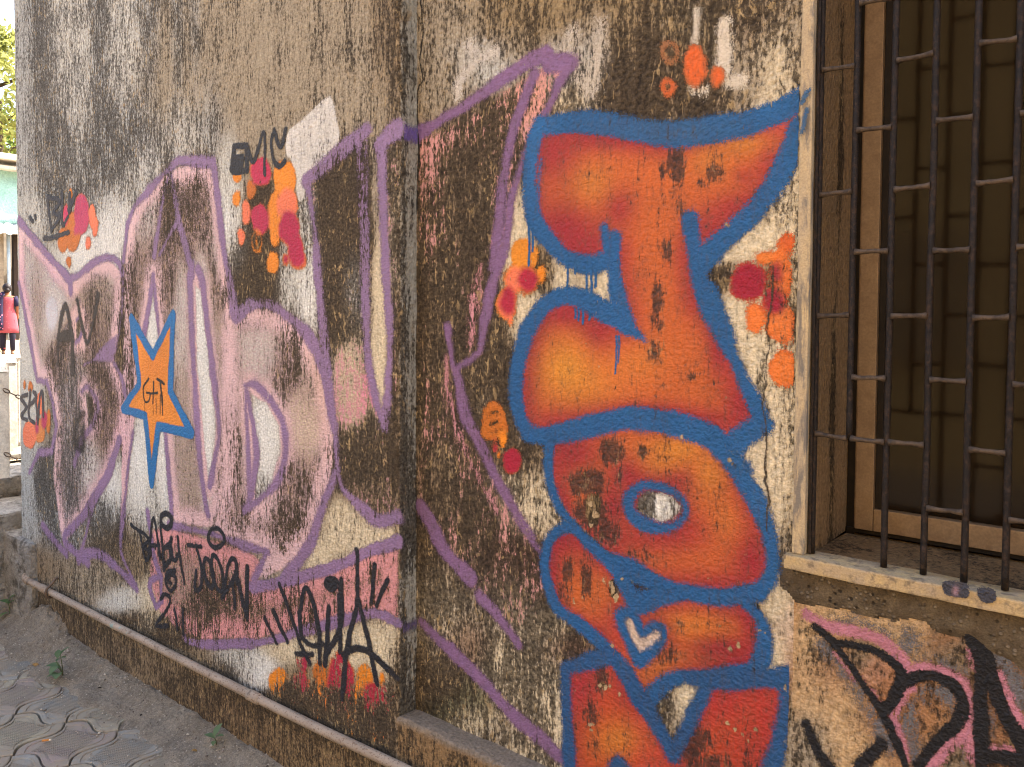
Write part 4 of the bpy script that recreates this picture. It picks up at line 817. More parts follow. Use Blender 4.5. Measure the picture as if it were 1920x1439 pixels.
def pipe_material():
    k = NT('pipe_paint'); P = k.pos()
    a = k.noise(k.scale(P, 6, 20, 20), 1, 5, .6, .2, .3, .7); b = k.noise(P, 120, 4, .65)
    c = k.mix(a, lin(136, 120, 103), lin(162, 146, 127))
    c = k.mix(k.rng(b, .54, .64, 0, .8), c, lin(98, 74, 56))
    t = k.noise(k.scale(P, 9, 9, 9, (2, 2, 2)), 1, 5, .65, .5)
    c = k.mix(k.rng(t, .66, .72, 0, .7), c, lin(122, 150, 142))
    d = k.noise(k.scale(P, 30, 30, 30, (7, 0, 0)), 1, 4, .6)
    c = k.mix(k.rng(d, .60, .68, 0, .6), c, lin(70, 54, 42))
    return k.done(c, k.bump(b, .5, .003), .6)
M_PIPE = pipe_material()

def concrete_band_material():
    k = NT('exposed_render'); P = k.pos()
    v = k.voro(P, 85); vc = k.voro(P, 85, 'F1', 'Color')
    n = k.noise(P, 30, 5, .65, 0, .3, .7); f = k.noise(P, 230, 3, .7, 0, .3, .7)
    c = k.mix(n, lin(84, 72, 56), lin(134, 118, 94))
    c = k.mul(c, k.rng(f, 0, 1, .62, 1.25))
    sep = k.n.new('ShaderNodeSeparateColor'); k.put(sep.inputs[0], vc)
    peb = k.m('MULTIPLY', k.rng(v, .22, .42, 1, 0), k.rng(sep.outputs[0], .55, .62, 0, 1))
    c = k.mix(k.m('MULTIPLY', peb, .8), c, k.mix(sep.outputs[1], lin(176, 160, 136), lin(120, 104, 86)))
    hole = k.m('MULTIPLY', k.rng(v, .2, .4, 1, 0), k.rng(sep.outputs[0], .22, .15, 0, 1))
    c = k.mix(k.m('MULTIPLY', hole, .8), c, lin(36, 30, 24))
    big = k.noise(P, 6, 4, .6, 0, .35, .65)
    c = k.mix(k.m('MULTIPLY', big, .45), c, lin(70, 56, 40))
    h = k.m('ADD', k.m('MULTIPLY', f, .5), k.m('SUBTRACT', k.m('MULTIPLY', peb, 1.2), hole))
    return k.done(c, k.bump(h, .9, .008), .95)
M_BAND = concrete_band_material()

def soil_material():
    k = NT('dry_soil'); P = k.pos()
    n = k.noise(P, 7, 6, .65, .2, .3, .7); f = k.noise(P, 160, 4, .7, 0, .28, .72); g = k.noise(P, 45, 5, .7, 0, .3, .7)
    c = k.mix(n, lin(138, 127, 111), lin(172, 160, 141))
    c = k.mul(c, k.rng(f, 0, 1, .55, 1.3)); c = k.mul(c, k.rng(g, 0, 1, .7, 1.18))
    v = k.voro(P, 55); vc = k.voro(P, 55, 'F1', 'Color')
    sep = k.n.new('ShaderNodeSeparateColor'); k.put(sep.inputs[0], vc)
    grit = k.m('MULTIPLY', k.rng(v, .12, .2, 1, 0), k.rng(sep.outputs[0], .80, .84, 0, 1))
    c = k.mix(grit, c, k.mix(sep.outputs[1], lin(190, 182, 170), lin(150, 136, 118)))
    h = k.m('ADD', k.m('ADD', k.m('MULTIPLY', f, .35), k.m('MULTIPLY', g, .8)), k.m('MULTIPLY', grit, .5))
    return k.done(c, k.bump(h, 1.0, .016), .97)
M_SOIL = soil_material()

def paver_material(name, c1, c2):
    k = NT(name); O = k.objco(); P = k.pos()
    n = k.noise(P, 11, 5, .65, .2, .3, .7); f = k.noise(P, 150, 3, .65, 0, .3, .7)
    c = k.mix(n, c1, c2); c = k.mul(c, k.rng(f, 0, 1, .82, 1.1))
    w = k.n.new('ShaderNodeTexVoronoi'); w.inputs['Scale'].default_value = 95; w.inputs['Randomness'].default_value = 0
    k.put(w.inputs['Vector'], O)
    sx = k.n.new('ShaderNodeSeparateXYZ'); k.put(sx.inputs[0], O)
    inner = k.rng(k.m('MAXIMUM', k.m('ABSOLUTE', sx.outputs[0]), k.m('ABSOLUTE', sx.outputs[1])), .088, .094, 1, 0)
    dots_ = k.m('MULTIPLY', k.rng(w.outputs['Distance'], .25, .5, 1, 0), inner)
    c = k.mul(c, k.m('SUBTRACT', 1.0, k.m('MULTIPLY', k.m('SUBTRACT', inner, dots_), .28)))
    soil = k.noise(P, 9, 6, .7, .3)
    c = k.mix(k.rng(soil, .36, .56, 0, .95), c, lin(142, 132, 115))
    return k.done(c, k.bump(k.m('ADD', k.m('MULTIPLY', dots_, 1.0), k.m('MULTIPLY', f, .4)), .8, .006), .85)

# ------------------------------------------------------------------ window: surround, sill, reveal, frame, panes (parts of the building)
win = empty('window', (0, 0, 0), building)
win['label'] = 'deep set window with dark panes and a cream surround'
rough_box('surround', (XT, Y1 - .010, ZS), (XW, Y1 + .035, ZT), M_TRIM, win, .05, .0016, .003, 3, 14)
rough_box('surround', (XR, Y1 - .010, ZS), (XR + .03, Y1 + .035, ZT), M_TRIM, win, .2, .0016, .003, 5, 14)
ZSB = ZS - .034
rough_box('sill', (XT - .014, Y1 - .030, ZSB), (XR + .05, Y1 + .05, ZS - .001), M_SILL, win, .04, .0022, .004, 8, 16)
DW = .31
# reveal faces: own stain down the jamb
def reveal(name, V, F, tint, g):
    me = grid_mesh(name, V, F, {'grime': g}, {'tint': tint}, smooth=True)
    return obj_from(name, me, M_PLASTER, win)
ys = np.arange(Y1 + .03, Y1 + DW + .02, .012); zz_ = np.arange(ZS - .01, ZT + .02, .02)
A, B = np.meshgrid(ys, zz_, indexing='ij')
V = np.stack([np.full(A.size, XW + .002), A.ravel(), B.ravel()], -1)
n0, n1 = A.shape
i, j = np.meshgrid(np.arange(n0 - 1), np.arange(n1 - 1), indexing='ij'); a = (i * n1 + j).ravel()
F = np.stack([a, a + n1, a + n1 + 1, a + 1], -1)
yy = (V[:, 1] - Y1 - .19 + .012 * np.sin(V[:, 2] * 5)) / .028
g = .08 + .72 * np.exp(-yy ** 2) * (.75 + .25 * np.sin(V[:, 2] * 9)) + .3 * np.exp(-(V[:, 2] - ZS) / .06)
reveal('jamb', V, F, np.tile(lin(148, 122, 90), (len(V), 1)), g)
V2 = V.copy(); V2[:, 0] = XR - .002
reveal('jamb', V2, F[:, ::-1], np.tile(lin(148, 122, 90), (len(V), 1)), g)
xs_ = np.arange(XW + .002, XR, .02); A, B = np.meshgrid(xs_, ys, indexing='ij'); n0, n1 = A.shape
i, j = np.meshgrid(np.arange(n0 - 1), np.arange(n1 - 1), indexing='ij'); a = (i * n1 + j).ravel(); F = np.stack([a, a + n1, a + n1 + 1, a + 1], -1)
zr0 = float(on_wall([(1760, 1015)], Y1 + DW)[0, 1])
zf = ZS - .006 + (zr0 - .014 - ZS) * np.clip((B.ravel() - Y1 - .05) / .26, 0, 1)
V = np.stack([A.ravel(), B.ravel(), zf], -1)
reveal('sill_slope', V, F, np.tile(lin(140, 112, 78), (len(V), 1)), .34 + .22 * vnoise(V[:, :2], 12, 3))
V = np.stack([A.ravel(), B.ravel(), np.full(A.size, ZT)], -1)
reveal('head', V, F[:, ::-1], np.tile(lin(140, 116, 84), (len(V), 1)), np.full(len(V), .2))
YF = Y1 + DW
xa = float(on_wall([(1609, 600)], YF)[0, 0]); xb = float(on_wall([(1613, 600)], YF)[0, 0]); xc = float(on_wall([(1647, 600)], YF)[0, 0]); xd = float(on_wall([(1660, 600)], YF)[0, 0])
zr0 = float(on_wall([(1760, 1015)], YF)[0, 1]); zr1 = float(on_wall([(1760, 972)], YF)[0, 1])
rough_box('frame_stile', (xb, YF - .012, zr0), (xc, YF + .04, ZT), M_ALU, win, 0, 0, .002)
rough_box('frame_bead', (xb - .004, YF - .004, zr0), (xb - .001, YF + .03, ZT), M_ALU, win, 0, 0, .0008)
rough_box('gasket', (XW + .003, YF + .004, zr0 - .05), (xb - .005, YF + .05, ZT), M_GASKET, win, 0, 0, .001)
rough_box('gasket', (xc + .001, YF + .002, zr0), (xd, YF + .04, ZT), M_GASKET, win, 0, 0, .001)
rough_box('frame_rail', (xc + .001, YF - .010, zr0), (XR, YF + .04, zr1), M_ALU, win, 0, 0, .002)
rough_box('gasket', (XW + .003, YF - .002, zr0 - .012), (XR, YF + .04, zr0 - .001), M_GASKET, win, 0, 0, .001)
xm = xd + .62
rough_box('frame_stile', (xm, YF - .008, zr1 + .001), (xm + .05, YF + .035, ZT), M_ALU, win, 0, 0, .002)
rough_box('frame_stile', (XR - .06, YF - .008, zr1 + .001), (XR - .003, YF + .035, ZT), M_ALU, win, 0, 0, .002)
k = NT('dark_window_glass'); P = k.pos()
gl = k.noise(P, 5, 4, .6)
k.done(k.mix(gl, lin(30, 20, 10), lin(22, 15, 8)), k.bump(k.noise(P, 3, 2), .04, .01), .10)
k.bsdf.inputs['Specular IOR Level'].default_value = .12
k.bsdf.inputs['Alpha'].default_value = .93
M_GLASS = k.mat
for x0, x1 in ((xd + .001, xm - .001), (xm + .051, XR - .061)):
    rough_box('pane', (x0, YF + .012, zr1 + .001), (x1, YF + .017, ZT), M_GLASS, win, 0, 0, 0)

# iron grille: every bar and rung its own piece
grille = empty('window_grille', (0, 0, 0), building)
grille['label'] = 'black iron window grille with staggered rungs'
YG = Y1 + .018
bpx = [1531, 1597, 1668, 1743, 1820, 1898, 1978]
bx = [float(on_wall([(p, 592)], YG)[0, 0]) for p in bpx]
step = (bx[-1] - bx[0]) / 6
while bx[-1] + step < XR - .03: bx.append(bx[-1] + step)
RB = .0070
def bar(x, r, sd_, z0):
    bm = bmesh.new()
    zz2 = np.arange(z0, ZT, .035)
    tube_bm(bm, [(x + .0012 * noise.noise((sd_, 0, z * 3)), YG + .0012 * noise.noise((sd_, 5, z * 3)), z) for z in zz2], [r * (1 + .06 * noise.noise((sd_, 9, z * 30))) for z in zz2], 10)
    return bm_obj('bar', bm, M_BAR, grille, True)
zshort = float(on_wall([(1597, 822)], YG)[0, 1])
for n_, x in enumerate(bx): bar(x, RB, n_ * 3.7, zshort if n_ == 1 else ZS + .001)
rough_box('grille_frame', (XW + .003, YG - .013, ZS + .001), (XW + .010, YG + .017, ZT), M_BAR, grille, .06, .001, .001)
RY = [[130, 363, 592, 818], [5, 243, 472, 709, 826], [-120, 110, 353, 593, 832], [-10, 225, 470, 714, 958], [81, 342, 596, 847], [-50, 210, 464, 723, 980]]
def rung(xa_, xb_, z, r=.0052):
    bm = bmesh.new()
    zt = random.uniform(-.004, .004)
    pts = [(xa_ + (xb_ - xa_) * t, YG - .004, z + zt * (t - .5) + random.uniform(-.0008, .0008)) for t in np.linspace(0, 1, 7)]
    tube_bm(bm, pts, [r * (1.5 if q_ in (0, 6) else (1.15 if q_ in (1, 5) else 1.0)) for q_ in range(7)], 8)
    return bm_obj('rung', bm, M_RUNG, grille, True)
zrow = {}
for gap, ysx in enumerate(RY):
    xm_ = (bpx[gap] + (bpx[gap + 1])) / 2
    zrow[gap] = []
    for y in ysx:
        z = float(on_wall([(xm_, y)], YG)[0, 1]); zrow[gap].append(z)
        if z < ZT - .02: rung(bx[gap] + RB * .6, bx[gap + 1] - RB * .6, z)
for gap in range(6, len(bx) - 1):
    for z in zrow[4 + gap % 2]:
        if z < ZT - .02: rung(bx[gap] + RB * .6, bx[gap + 1] - RB * .6, z)

# exposed rough render under the sill
bp = on_wall(z3(1440, 960, [(128, 270), (120, 330), (60, 300), (80, 420), (150, 480), (185, 512), (280, 515), (400, 540), (600, 590), (800, 600), (880, 620), (950, 662), (1040, 700), (1120, 690), (1200, 735), (1300, 800), (1440, 880), (1700, 1000), (2200, 1000), (2200, 450), (1440, 545), (700, 400)], 3.003), Y1)
res = .006
lo, hi = bp.min(0) - .02, bp.max(0) + .02; hi[1] = ZSB + .012
nx, nz = int((hi[0] - lo[0]) / res) + 1, int((hi[1] - lo[1]) / res) + 1
X, Z = np.meshgrid(lo[0] + np.arange(nx) * res, lo[1] + np.arange(nz) * res, indexing='ij')
Q = np.stack([X.ravel(), Z.ravel()], -1)
bp2 = bp.copy(); bp2[-3:, 1] = ZSB + .03; bp2[0, 1] = ZSB + .03
sdv = poly_sdf(Q + .006 * np.stack([vnoise(Q, 40, 1), vnoise(Q, 40, 2)], -1), bp2)
dep = np.clip(sdv / .014, -1, 1) * .0042 + np.where(sdv > .004, .0022 * vnoise(Q, 90, 5) + .0025 * vnoise(Q, 35, 6), 0)
ok = (sdv > -.008).reshape(nx, nz); cell = ok[:-1, :-1] & ok[1:, :-1] & ok[:-1, 1:] & ok[1:, 1:]
i, j = np.nonzero(cell); a = i * nz + j; F = np.stack([a, a + nz, a + nz + 1, a + 1], -1)
used = np.unique(F); rm = np.full(nx * nz, -1); rm[used] = np.arange(len(used))
V = np.stack([Q[:, 0], Y1 - .002 - dep, Q[:, 1]], -1)[used]
o = obj_from('exposed_render', grid_mesh('exposed_render', V, rm[F], smooth=True), M_BAND, building)
o['label'] = 'rough grey concrete band below the window sill'
# black daubs on the sill front
PLANES['S'] = Y1 - .0335
paint('paint_daub', 'S', 1, [(Shape().poly(zb([(985, 400), (1010, 388), (1120, 400), (1135, 440), (1125, 475), (1060, 470), (1000, 455)]), True).poly(zb([(1190, 425), (1265, 432), (1275, 490), (1215, 500), (1185, 470)]), True), (58, 58, 66))], .003, (0, .1), (0, .06), res=.004, wob=.003, label='two dark grey paint daubs on the sill', cblobs=[(1792, 1108, 5, 8, (180, 140, 150), .8)])

# ------------------------------------------------------------------ ledge at the foot of the recessed wall
zl = float(on_wall([(753, 1349)], Y0)[0, 1])
zl2 = float(on_wall([(774, 1338)], Y1)[0, 1])
o = rough_box('ledge', (XC - .02, .003, -.12), (XR + 1.0, Y1 + .02, zl), None, building, .03, .004, .010, 2, 11)
V = np.array([v.co for v in o.data.vertices])
t, g = tone_at(V, 'L')
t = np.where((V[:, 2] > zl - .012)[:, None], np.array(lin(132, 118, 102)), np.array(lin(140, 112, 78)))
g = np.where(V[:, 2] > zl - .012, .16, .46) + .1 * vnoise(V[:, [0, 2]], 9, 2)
a_ = o.data.attributes.new('grime', 'FLOAT', 'POINT'); a_.data.foreach_set('value', g.astype(np.float32))
c_ = np.ones((len(V), 4), np.float32); c_[:, :3] = t
a_ = o.data.attributes.new('tint', 'FLOAT_COLOR', 'POINT'); a_.data.foreach_set('color', c_.ravel())
o.data.materials.clear(); o.data.materials.append(M_PLASTER)
for p_ in o.data.polygons: p_.use_smooth = True
o['label'] = 'low dusty ledge at the foot of the recessed wall'

# ------------------------------------------------------------------ pipe along the foot of the wall
YP = -.036
pa, pb = on_wall([(52, 1089)], YP)[0], on_wall([(743, 1436)], YP)[0]
pm = on_wall([(480, 1309)], YP)[0]
pipe = empty('pipe', (float(pb[0]), YP, float(pb[1])))
tag(pipe, 'dusty grey metal pipe running along the foot of the wall', 'pipe')
def pz(x): return float(np.interp(x, [pa[0], pm[0], pb[0], 3.0], [pa[1], pm[1], pb[1], pb[1] + (pb[1] - pm[1]) / (pb[0] - pm[0]) * (3 - pb[0]) * .3]))
OFF = pipe.location
def pw(bm_):
    for v in bm_.verts: v.co -= OFF
    return bm_
bm = bmesh.new()
xs_ = np.arange(pa[0], XR + .9, .06)
tube_bm(bm, [(x, YP + .002 * noise.noise((x * 2, 0, 0)), pz(x) + .0025 * noise.noise((x * 2, 3, 0))) for x in xs_], .0168, 14)
bm_obj('tube', pw(bm), M_PIPE, pipe, True)
for fx in (on_wall([(82, 1102)], YP)[0][0], on_wall([(477, 1308)], YP)[0][0]):
    bm = bmesh.new(); f = float(fx)
    tube_bm(bm, [(f - .035, YP, pz(f - .035)), (f - .032, YP, pz(f - .032)), (f + .032, YP, pz(f + .032)), (f + .035, YP, pz(f + .035))], [.0178, .0205, .0205, .0178], 14)
    bm_obj('coupling', pw(bm), M_PIPE, pipe, True)
bm = bmesh.new(); f = float(pa[0])
tube_bm(bm, [(f + .02, YP, pz(f)), (f - .02, YP, pz(f) + .003), (f - .045, YP + .006, pz(f) + .012), (f - .058, YP + .03, pz(f) + .02), (f - .06, YP + .07, pz(f) + .022)], .0205, 14)
bm_obj('elbow', pw(bm), M_PIPE, pipe, True)
for px_ in (88,):
    f = float(on_wall([(px_, 580)], YP)[0][0]); z = pz(f)
    bm = bmesh.new()
    tube_bm(bm, [(f, .012, z + .07), (f, -.012, z + .068), (f, -.03, z + .045), (f, YP - .02, z + .024), (f, YP - .027, z), (f, YP - .018, z - .022), (f, -.005, z - .03)], .007, 8)
    bm_obj('bracket', pw(bm), M_CHAIN, pipe, True)

# ------------------------------------------------------------------ ground
M_GROUND = solid('lane_ground', lin(128, 118, 106), lin(108, 98, 88), 3, .95, .5, .01)
bm = bmesh.new()
bmesh.ops.create_grid(bm, x_segments=8, y_segments=8, size=300)
g_ = bm_obj('ground', bm, M_GROUND, None, loc=(0, 0, -.035)); tag(g_, 'dusty lane ground in front of the wall', kind='structure')
nx, ny = 520, 130
gx = np.linspace(-5.3, -1.0, nx); gy = np.linspace(.02, -.62, ny)
X, Yg = np.meshgrid(gx, gy, indexing='ij'); Q = np.stack([X.ravel(), Yg.ravel()], -1)
d = -Q[:, 1]
wid = .20 + .05 * vnoise(Q[:, [0]] * np.array([1., 0]), 2.2, 3) + .05 * vnoise(Q, 5, 9) + .02 * vnoise(Q, 16, 4)
hh = .052 * np.exp(-(d / .07) ** 2) + .034 * (1 - 1 / (1 + np.exp(-(d - wid) / .014))) - .021
hh += .10 * np.exp(-((Q[:, 0] + 4.62) / .24) ** 2) * np.exp(-(d / .12) ** 2) * (1 + .5 * vnoise(Q, 13, 5)) + .012 * np.exp(-((Q[:, 0] + 4.3) / .3) ** 2)
clod = np.exp(-(d / .16) ** 2) * .7 + .3
hh += .006 * vnoise(Q, 9, 1) + clod * (.0065 * vnoise(Q, 26, 2) + .005 * np.abs(vnoise(Q, 50, 3)) + .003 * vnoise(Q, 95, 7))
mound = np.exp(-((Q[:, 0] + 4.5) / .32) ** 2) * np.exp(-(d / .16) ** 2)
hh += mound * (.022 * vnoise(Q, 15, 11) + .014 * vnoise(Q, 38, 12) + .008 * vnoise(Q, 80, 13))
V = np.stack([Q[:, 0], Q[:, 1], hh], -1)
i, j = np.meshgrid(np.arange(nx - 1), np.arange(ny - 1), indexing='ij'); a = (i * ny + j).ravel(); F = np.stack([a, a + 1, a + ny + 1, a + ny], -1)
so = obj_from('soil', grid_mesh('soil', V, F, smooth=True), M_SOIL); tag(so, 'dry grey brown soil banked against the wall foot', kind='structure')
def soil_z(x, y):
    i_ = int(np.clip(round((x - gx[0]) / (gx[1] - gx[0])), 0, nx - 1)); j_ = int(np.clip(round((y - gy[0]) / (gy[1] - gy[0])), 0, ny - 1))
    return max(float(hh[i_ * ny + j_]), 0.0)

# interlocking pavers, each a piece of the paving
paving = empty('paving', (-3.7, -.5, 0)); tag(paving, 'worn interlocking pavers beside the soil', kind='structure')
PM = [paver_material('paver_yellow', lin(166, 158, 134), lin(146, 138, 118)), paver_material('paver_purple', lin(152, 136, 128), lin(138, 126, 116)), paver_material('paver_blue', lin(146, 148, 142), lin(134, 132, 124))]
S = .27; AMP = .034
def edge_pts(n=10): return [(t, AMP * math.sin(2 * math.pi * t)) for t in np.linspace(0, 1, n, endpoint=False)]
def paver_outline():
    o_ = []
    h_ = S / 2
    for t, w in edge_pts(): o_.append((-h_ + S * t, -h_ + w))
    for t, w in edge_pts(): o_.append((h_ - w, -h_ + S * t))
    for t, w in edge_pts(): o_.append((h_ - S * t, h_ - w if False else h_ + AMP * math.sin(2 * math.pi * (1 - t))))
    for t, w in edge_pts(): o_.append((-h_ - AMP * math.sin(2 * math.pi * (1 - t)), h_ - S * t))
    return o_
def ring(bm, outl, f, z): return [bm.verts.new((x * f, y * f, z)) for x, y in outl]
meshes = []
for m_ in PM:
    bm = bmesh.new(); ol = paver_outline()
    rs = [ring(bm, ol, .965, -.03), ring(bm, ol, .965, -.003), ring(bm, ol, .94, .0), ring(bm, ol, .80, .0005), ring(bm, ol, .785, -.0035), ring(bm, ol, .73, -.0035), ring(bm, ol, .715, -.0005)]
    for a_, b_ in zip(rs, rs[1:]):
        for q_ in range(len(ol)): bm.faces.new((a_[q_], a_[(q_ + 1) % len(ol)], b_[(q_ + 1) % len(ol)], b_[q_]))
    bm.faces.new(rs[-1])
    bmesh.ops.recalc_face_normals(bm, faces=bm.faces)
    me = bpy.data.meshes.new('paver'); bm.to_mesh(me); bm.free(); me.materials.append(m_)
    meshes.append(me)
ang = math.radians(24)
for i in range(-6, 7):
    for j in range(-5, 6):
        x = i * S * math.cos(ang) - j * S * math.sin(ang); y = i * S * math.sin(ang) + j * S * math.cos(ang)
        wx, wy = -3.7 + x, -.5 + y
        if not (-4.9 < wx < -2.5 and -1.0 < wy < -.08): continue
        o = obj_from('paver', meshes[(i + 2 * j) % 3], None, paving, (x, y, -.004 + .003 * noise.noise((i * 1.7, j * 2.1, 0))), (random.uniform(-.012, .012), random.uniform(-.012, .012), ang))

# ------------------------------------------------------------------ steps at the end of the building and the raised pavement
o = rough_box('concrete_step', (-7.5, -.035, -.1), (XL + .22, 1.4, .50), M_CONC, None, .07, .016, .02, 4, 6)
tag(o, 'crumbling grey concrete block at the far end of the wall', 'step', 'concrete steps at the wall end')
o = rough_box('concrete_step', (-7.5, -.5, -.1), (XL - .16, 3.0, .61), M_CONC, None, .12, .012, .02, 9, 6)
tag(o, 'middle grey concrete step beside the wall end', 'step', 'concrete steps at the wall end')
o = rough_box('concrete_step', (-6.2, -.6, -.1), (XL - .55, 3.0, .735), M_CONC, None, .12, .010, .02, 12, 6)
tag(o, 'top grey concrete step edging the raised pavement', 'step', 'concrete steps at the wall end')
k = NT('raised_pavement_tiles'); P = k.pos()
br = k.n.new('ShaderNodeTexBrick'); k.put(br.inputs['Vector'], P); br.inputs['Scale'].default_value = 2.2
br.inputs['Color1'].default_value = (*lin(206, 184, 150), 1); br.inputs['Color2'].default_value = (*lin(190, 168, 140), 1); br.inputs['Mortar'].default_value = (*lin(140, 124, 104), 1); br.inputs['Mortar Size'].default_value = .012
k.done(k.mul(br.outputs['Color'], k.noise(P, 4, 4, .6, 0, -.4, 1.0)), None, .9)
bm = bmesh.new()
for c in ((-120, -60), ): pass
vv = [bm.verts.new(p) for p in ((-120, -60, .75), (-6.0, -60, .75), (-6.0, 90, .75), (-120, 90, .75))]
bm.faces.new(vv)
pv = bm_obj('pavement', bm, k.mat); tag(pv, 'sunlit raised pavement beyond the wall end', kind='structure')
# ------------------------------------------------------------------ beyond the wall end: posts, chains, people, shop, trees
def gpt(px, py, Z=.75):
    x, y = on_ground(np.array(px, float), np.array(py, float), Z); return float(x), float(y)

post_at = []
POSTLAB = ['white square post nearest the wall end, cut by the left picture edge', 'white square post second from the steps', 'white square post half hidden behind the wall edge']
for n_, (px, py, w) in enumerate(((5, 905, .062), (23, 860, .056), (40, 835, .056))):
    x, y = gpt(px, py); post_at.append((x, y))
    o = empty('bollard', (x, y, .75)); tag(o, POSTLAB[n_], 'bollard', 'white posts along the pavement')
    bm = bmesh.new(); bmesh.ops.create_cube(bm, size=1)
    for v in bm.verts: v.co = Vector((v.co.x * w, v.co.y * w, (v.co.z + .5) * .66))
    bmesh.ops.bevel(bm, geom=list(bm.edges), offset=.006, segments=2, affect='EDGES')
    bm_obj('shaft', bm, M_WHITE, o)
    bm = bmesh.new(); bmesh.ops.create_cone(bm, cap_ends=True, segments=4, radius1=w * .82, radius2=w * .3, depth=.03)
    bmesh.ops.rotate(bm, verts=bm.verts, cent=(0, 0, 0), matrix=Matrix.Rotation(math.pi / 4, 3, 'Z'))
    bm_obj('cap', bm, M_WHITE, o, loc=(0, 0, .676))
    bm = bmesh.new(); bmesh.ops.create_cube(bm, size=1)
    for v in bm.verts: v.co = Vector((v.co.x * (w + .03), v.co.y * (w + .03), v.co.z * .03))
    bm_obj('base', bm, M_CONC, o, loc=(0, 0, .016))

def chain(p, q, sag, label):
    p, q = Vector(p), Vector(q); L = (q - p).length; n = int(L / .032)
    c = empty('chain', p); tag(c, label, 'chain', 'rusty chains between the white posts')
    bm = bmesh.new()
    for i in range(n):
        t = (i + .5) / n
        a = p.lerp(q, t) - Vector((0, 0, sag * 4 * t * (1 - t)))
        d = (q - p).normalized() - Vector((0, 0, sag * 4 * (1 - 2 * t) / L)); d.normalize()
        side = d.cross(Vector((0, 0, 1))).normalized(); up = side.cross(d)
        u = side if i % 2 else up
        pts = [a + d * (.021 * math.cos(w)) + u * (.010 * math.sin(w)) - p for w in np.linspace(0, 2 * math.pi, 9)[:-1]]
        pts.append(pts[0])
        tube_bm(bm, pts, .0036, 5, False)
    bm_obj('links', bm, M_CHAIN, c, True)
hx, hy = post_at[0][0] + .62, post_at[0][1] + .95
for z0, lab in ((1.31, 'upper rusty chain hanging from the white post'), (.93, 'lower rusty chain hanging near the pavement')):
    chain((post_at[0][0] + .03, post_at[0][1], z0), (post_at[0][0] + .20, post_at[0][1] + .62, z0 - .0), .12, lab)

# people on the pavement, seen from behind
def skinned(name, joints, edges, mat, parent, root=0):
    me = bpy.data.meshes.new(name)
    me.from_pydata([j[:3] for j in joints], edges, [])
    o = obj_from(name, me, mat, parent)
    md_ = o.modifiers.new('skin', 'SKIN'); md_.use_smooth_shade = True
    for i, j in enumerate(joints):
        r = j[3]; o.data.skin_vertices[0].data[i].radius = (r, j[4] if len(j) > 4 else r)
    o.data.skin_vertices[0].data[root].use_root = True
    o.modifiers.new('subsurf', 'SUBSURF').levels = 1
    o.modifiers['subsurf'].render_levels = 2
    return o

def flat(name, c, rough=.8): return solid(name, c, tuple(v * .8 for v in c), 30, rough, .1, .002)
M_SKIN = flat('skin', lin(146, 96, 70)); M_HAIR = flat('black_hair', lin(30, 24, 24), .5)
def cloth_dots(name, c, d, sc):
    k = NT(name); P = k.objco(); v = k.voro(P, sc)
    return k.done(k.mix(k.rng(v, .18, .24, 1, 0), c, d), None, .85)
M_DRESS = cloth_dots('coral_dress', lin(146, 70, 80), lin(168, 96, 100), 20)
M_SCARF = cloth_dots('navy_print', lin(34, 30, 54), lin(190, 110, 130), 16)
M_LEG = cloth_dots('dark_leggings', lin(34, 32, 44), lin(180, 80, 90), 9)
M_BLUE = flat('blue_cloth', lin(82, 90, 150)); M_SHOE = flat('tan_shoe', lin(150, 120, 96))

def lathe(name, prof, mat, parent, squash=.62, seg=18):
    bm = bmesh.new(); rows = []
    for z, r in prof: rows.append([bm.verts.new((r * math.cos(a), r * squash * math.sin(a), z)) for a in np.linspace(0, 2 * math.pi, seg, endpoint=False)])
    for a, b in zip(rows, rows[1:]):
        for q_ in range(seg): bm.faces.new((a[q_], a[(q_ + 1) % seg], b[(q_ + 1) % seg], b[q_]))
    bm.faces.new(rows[0][::-1]); bm.faces.new(rows[-1])
    return bm_obj(name, bm, mat, parent, True)

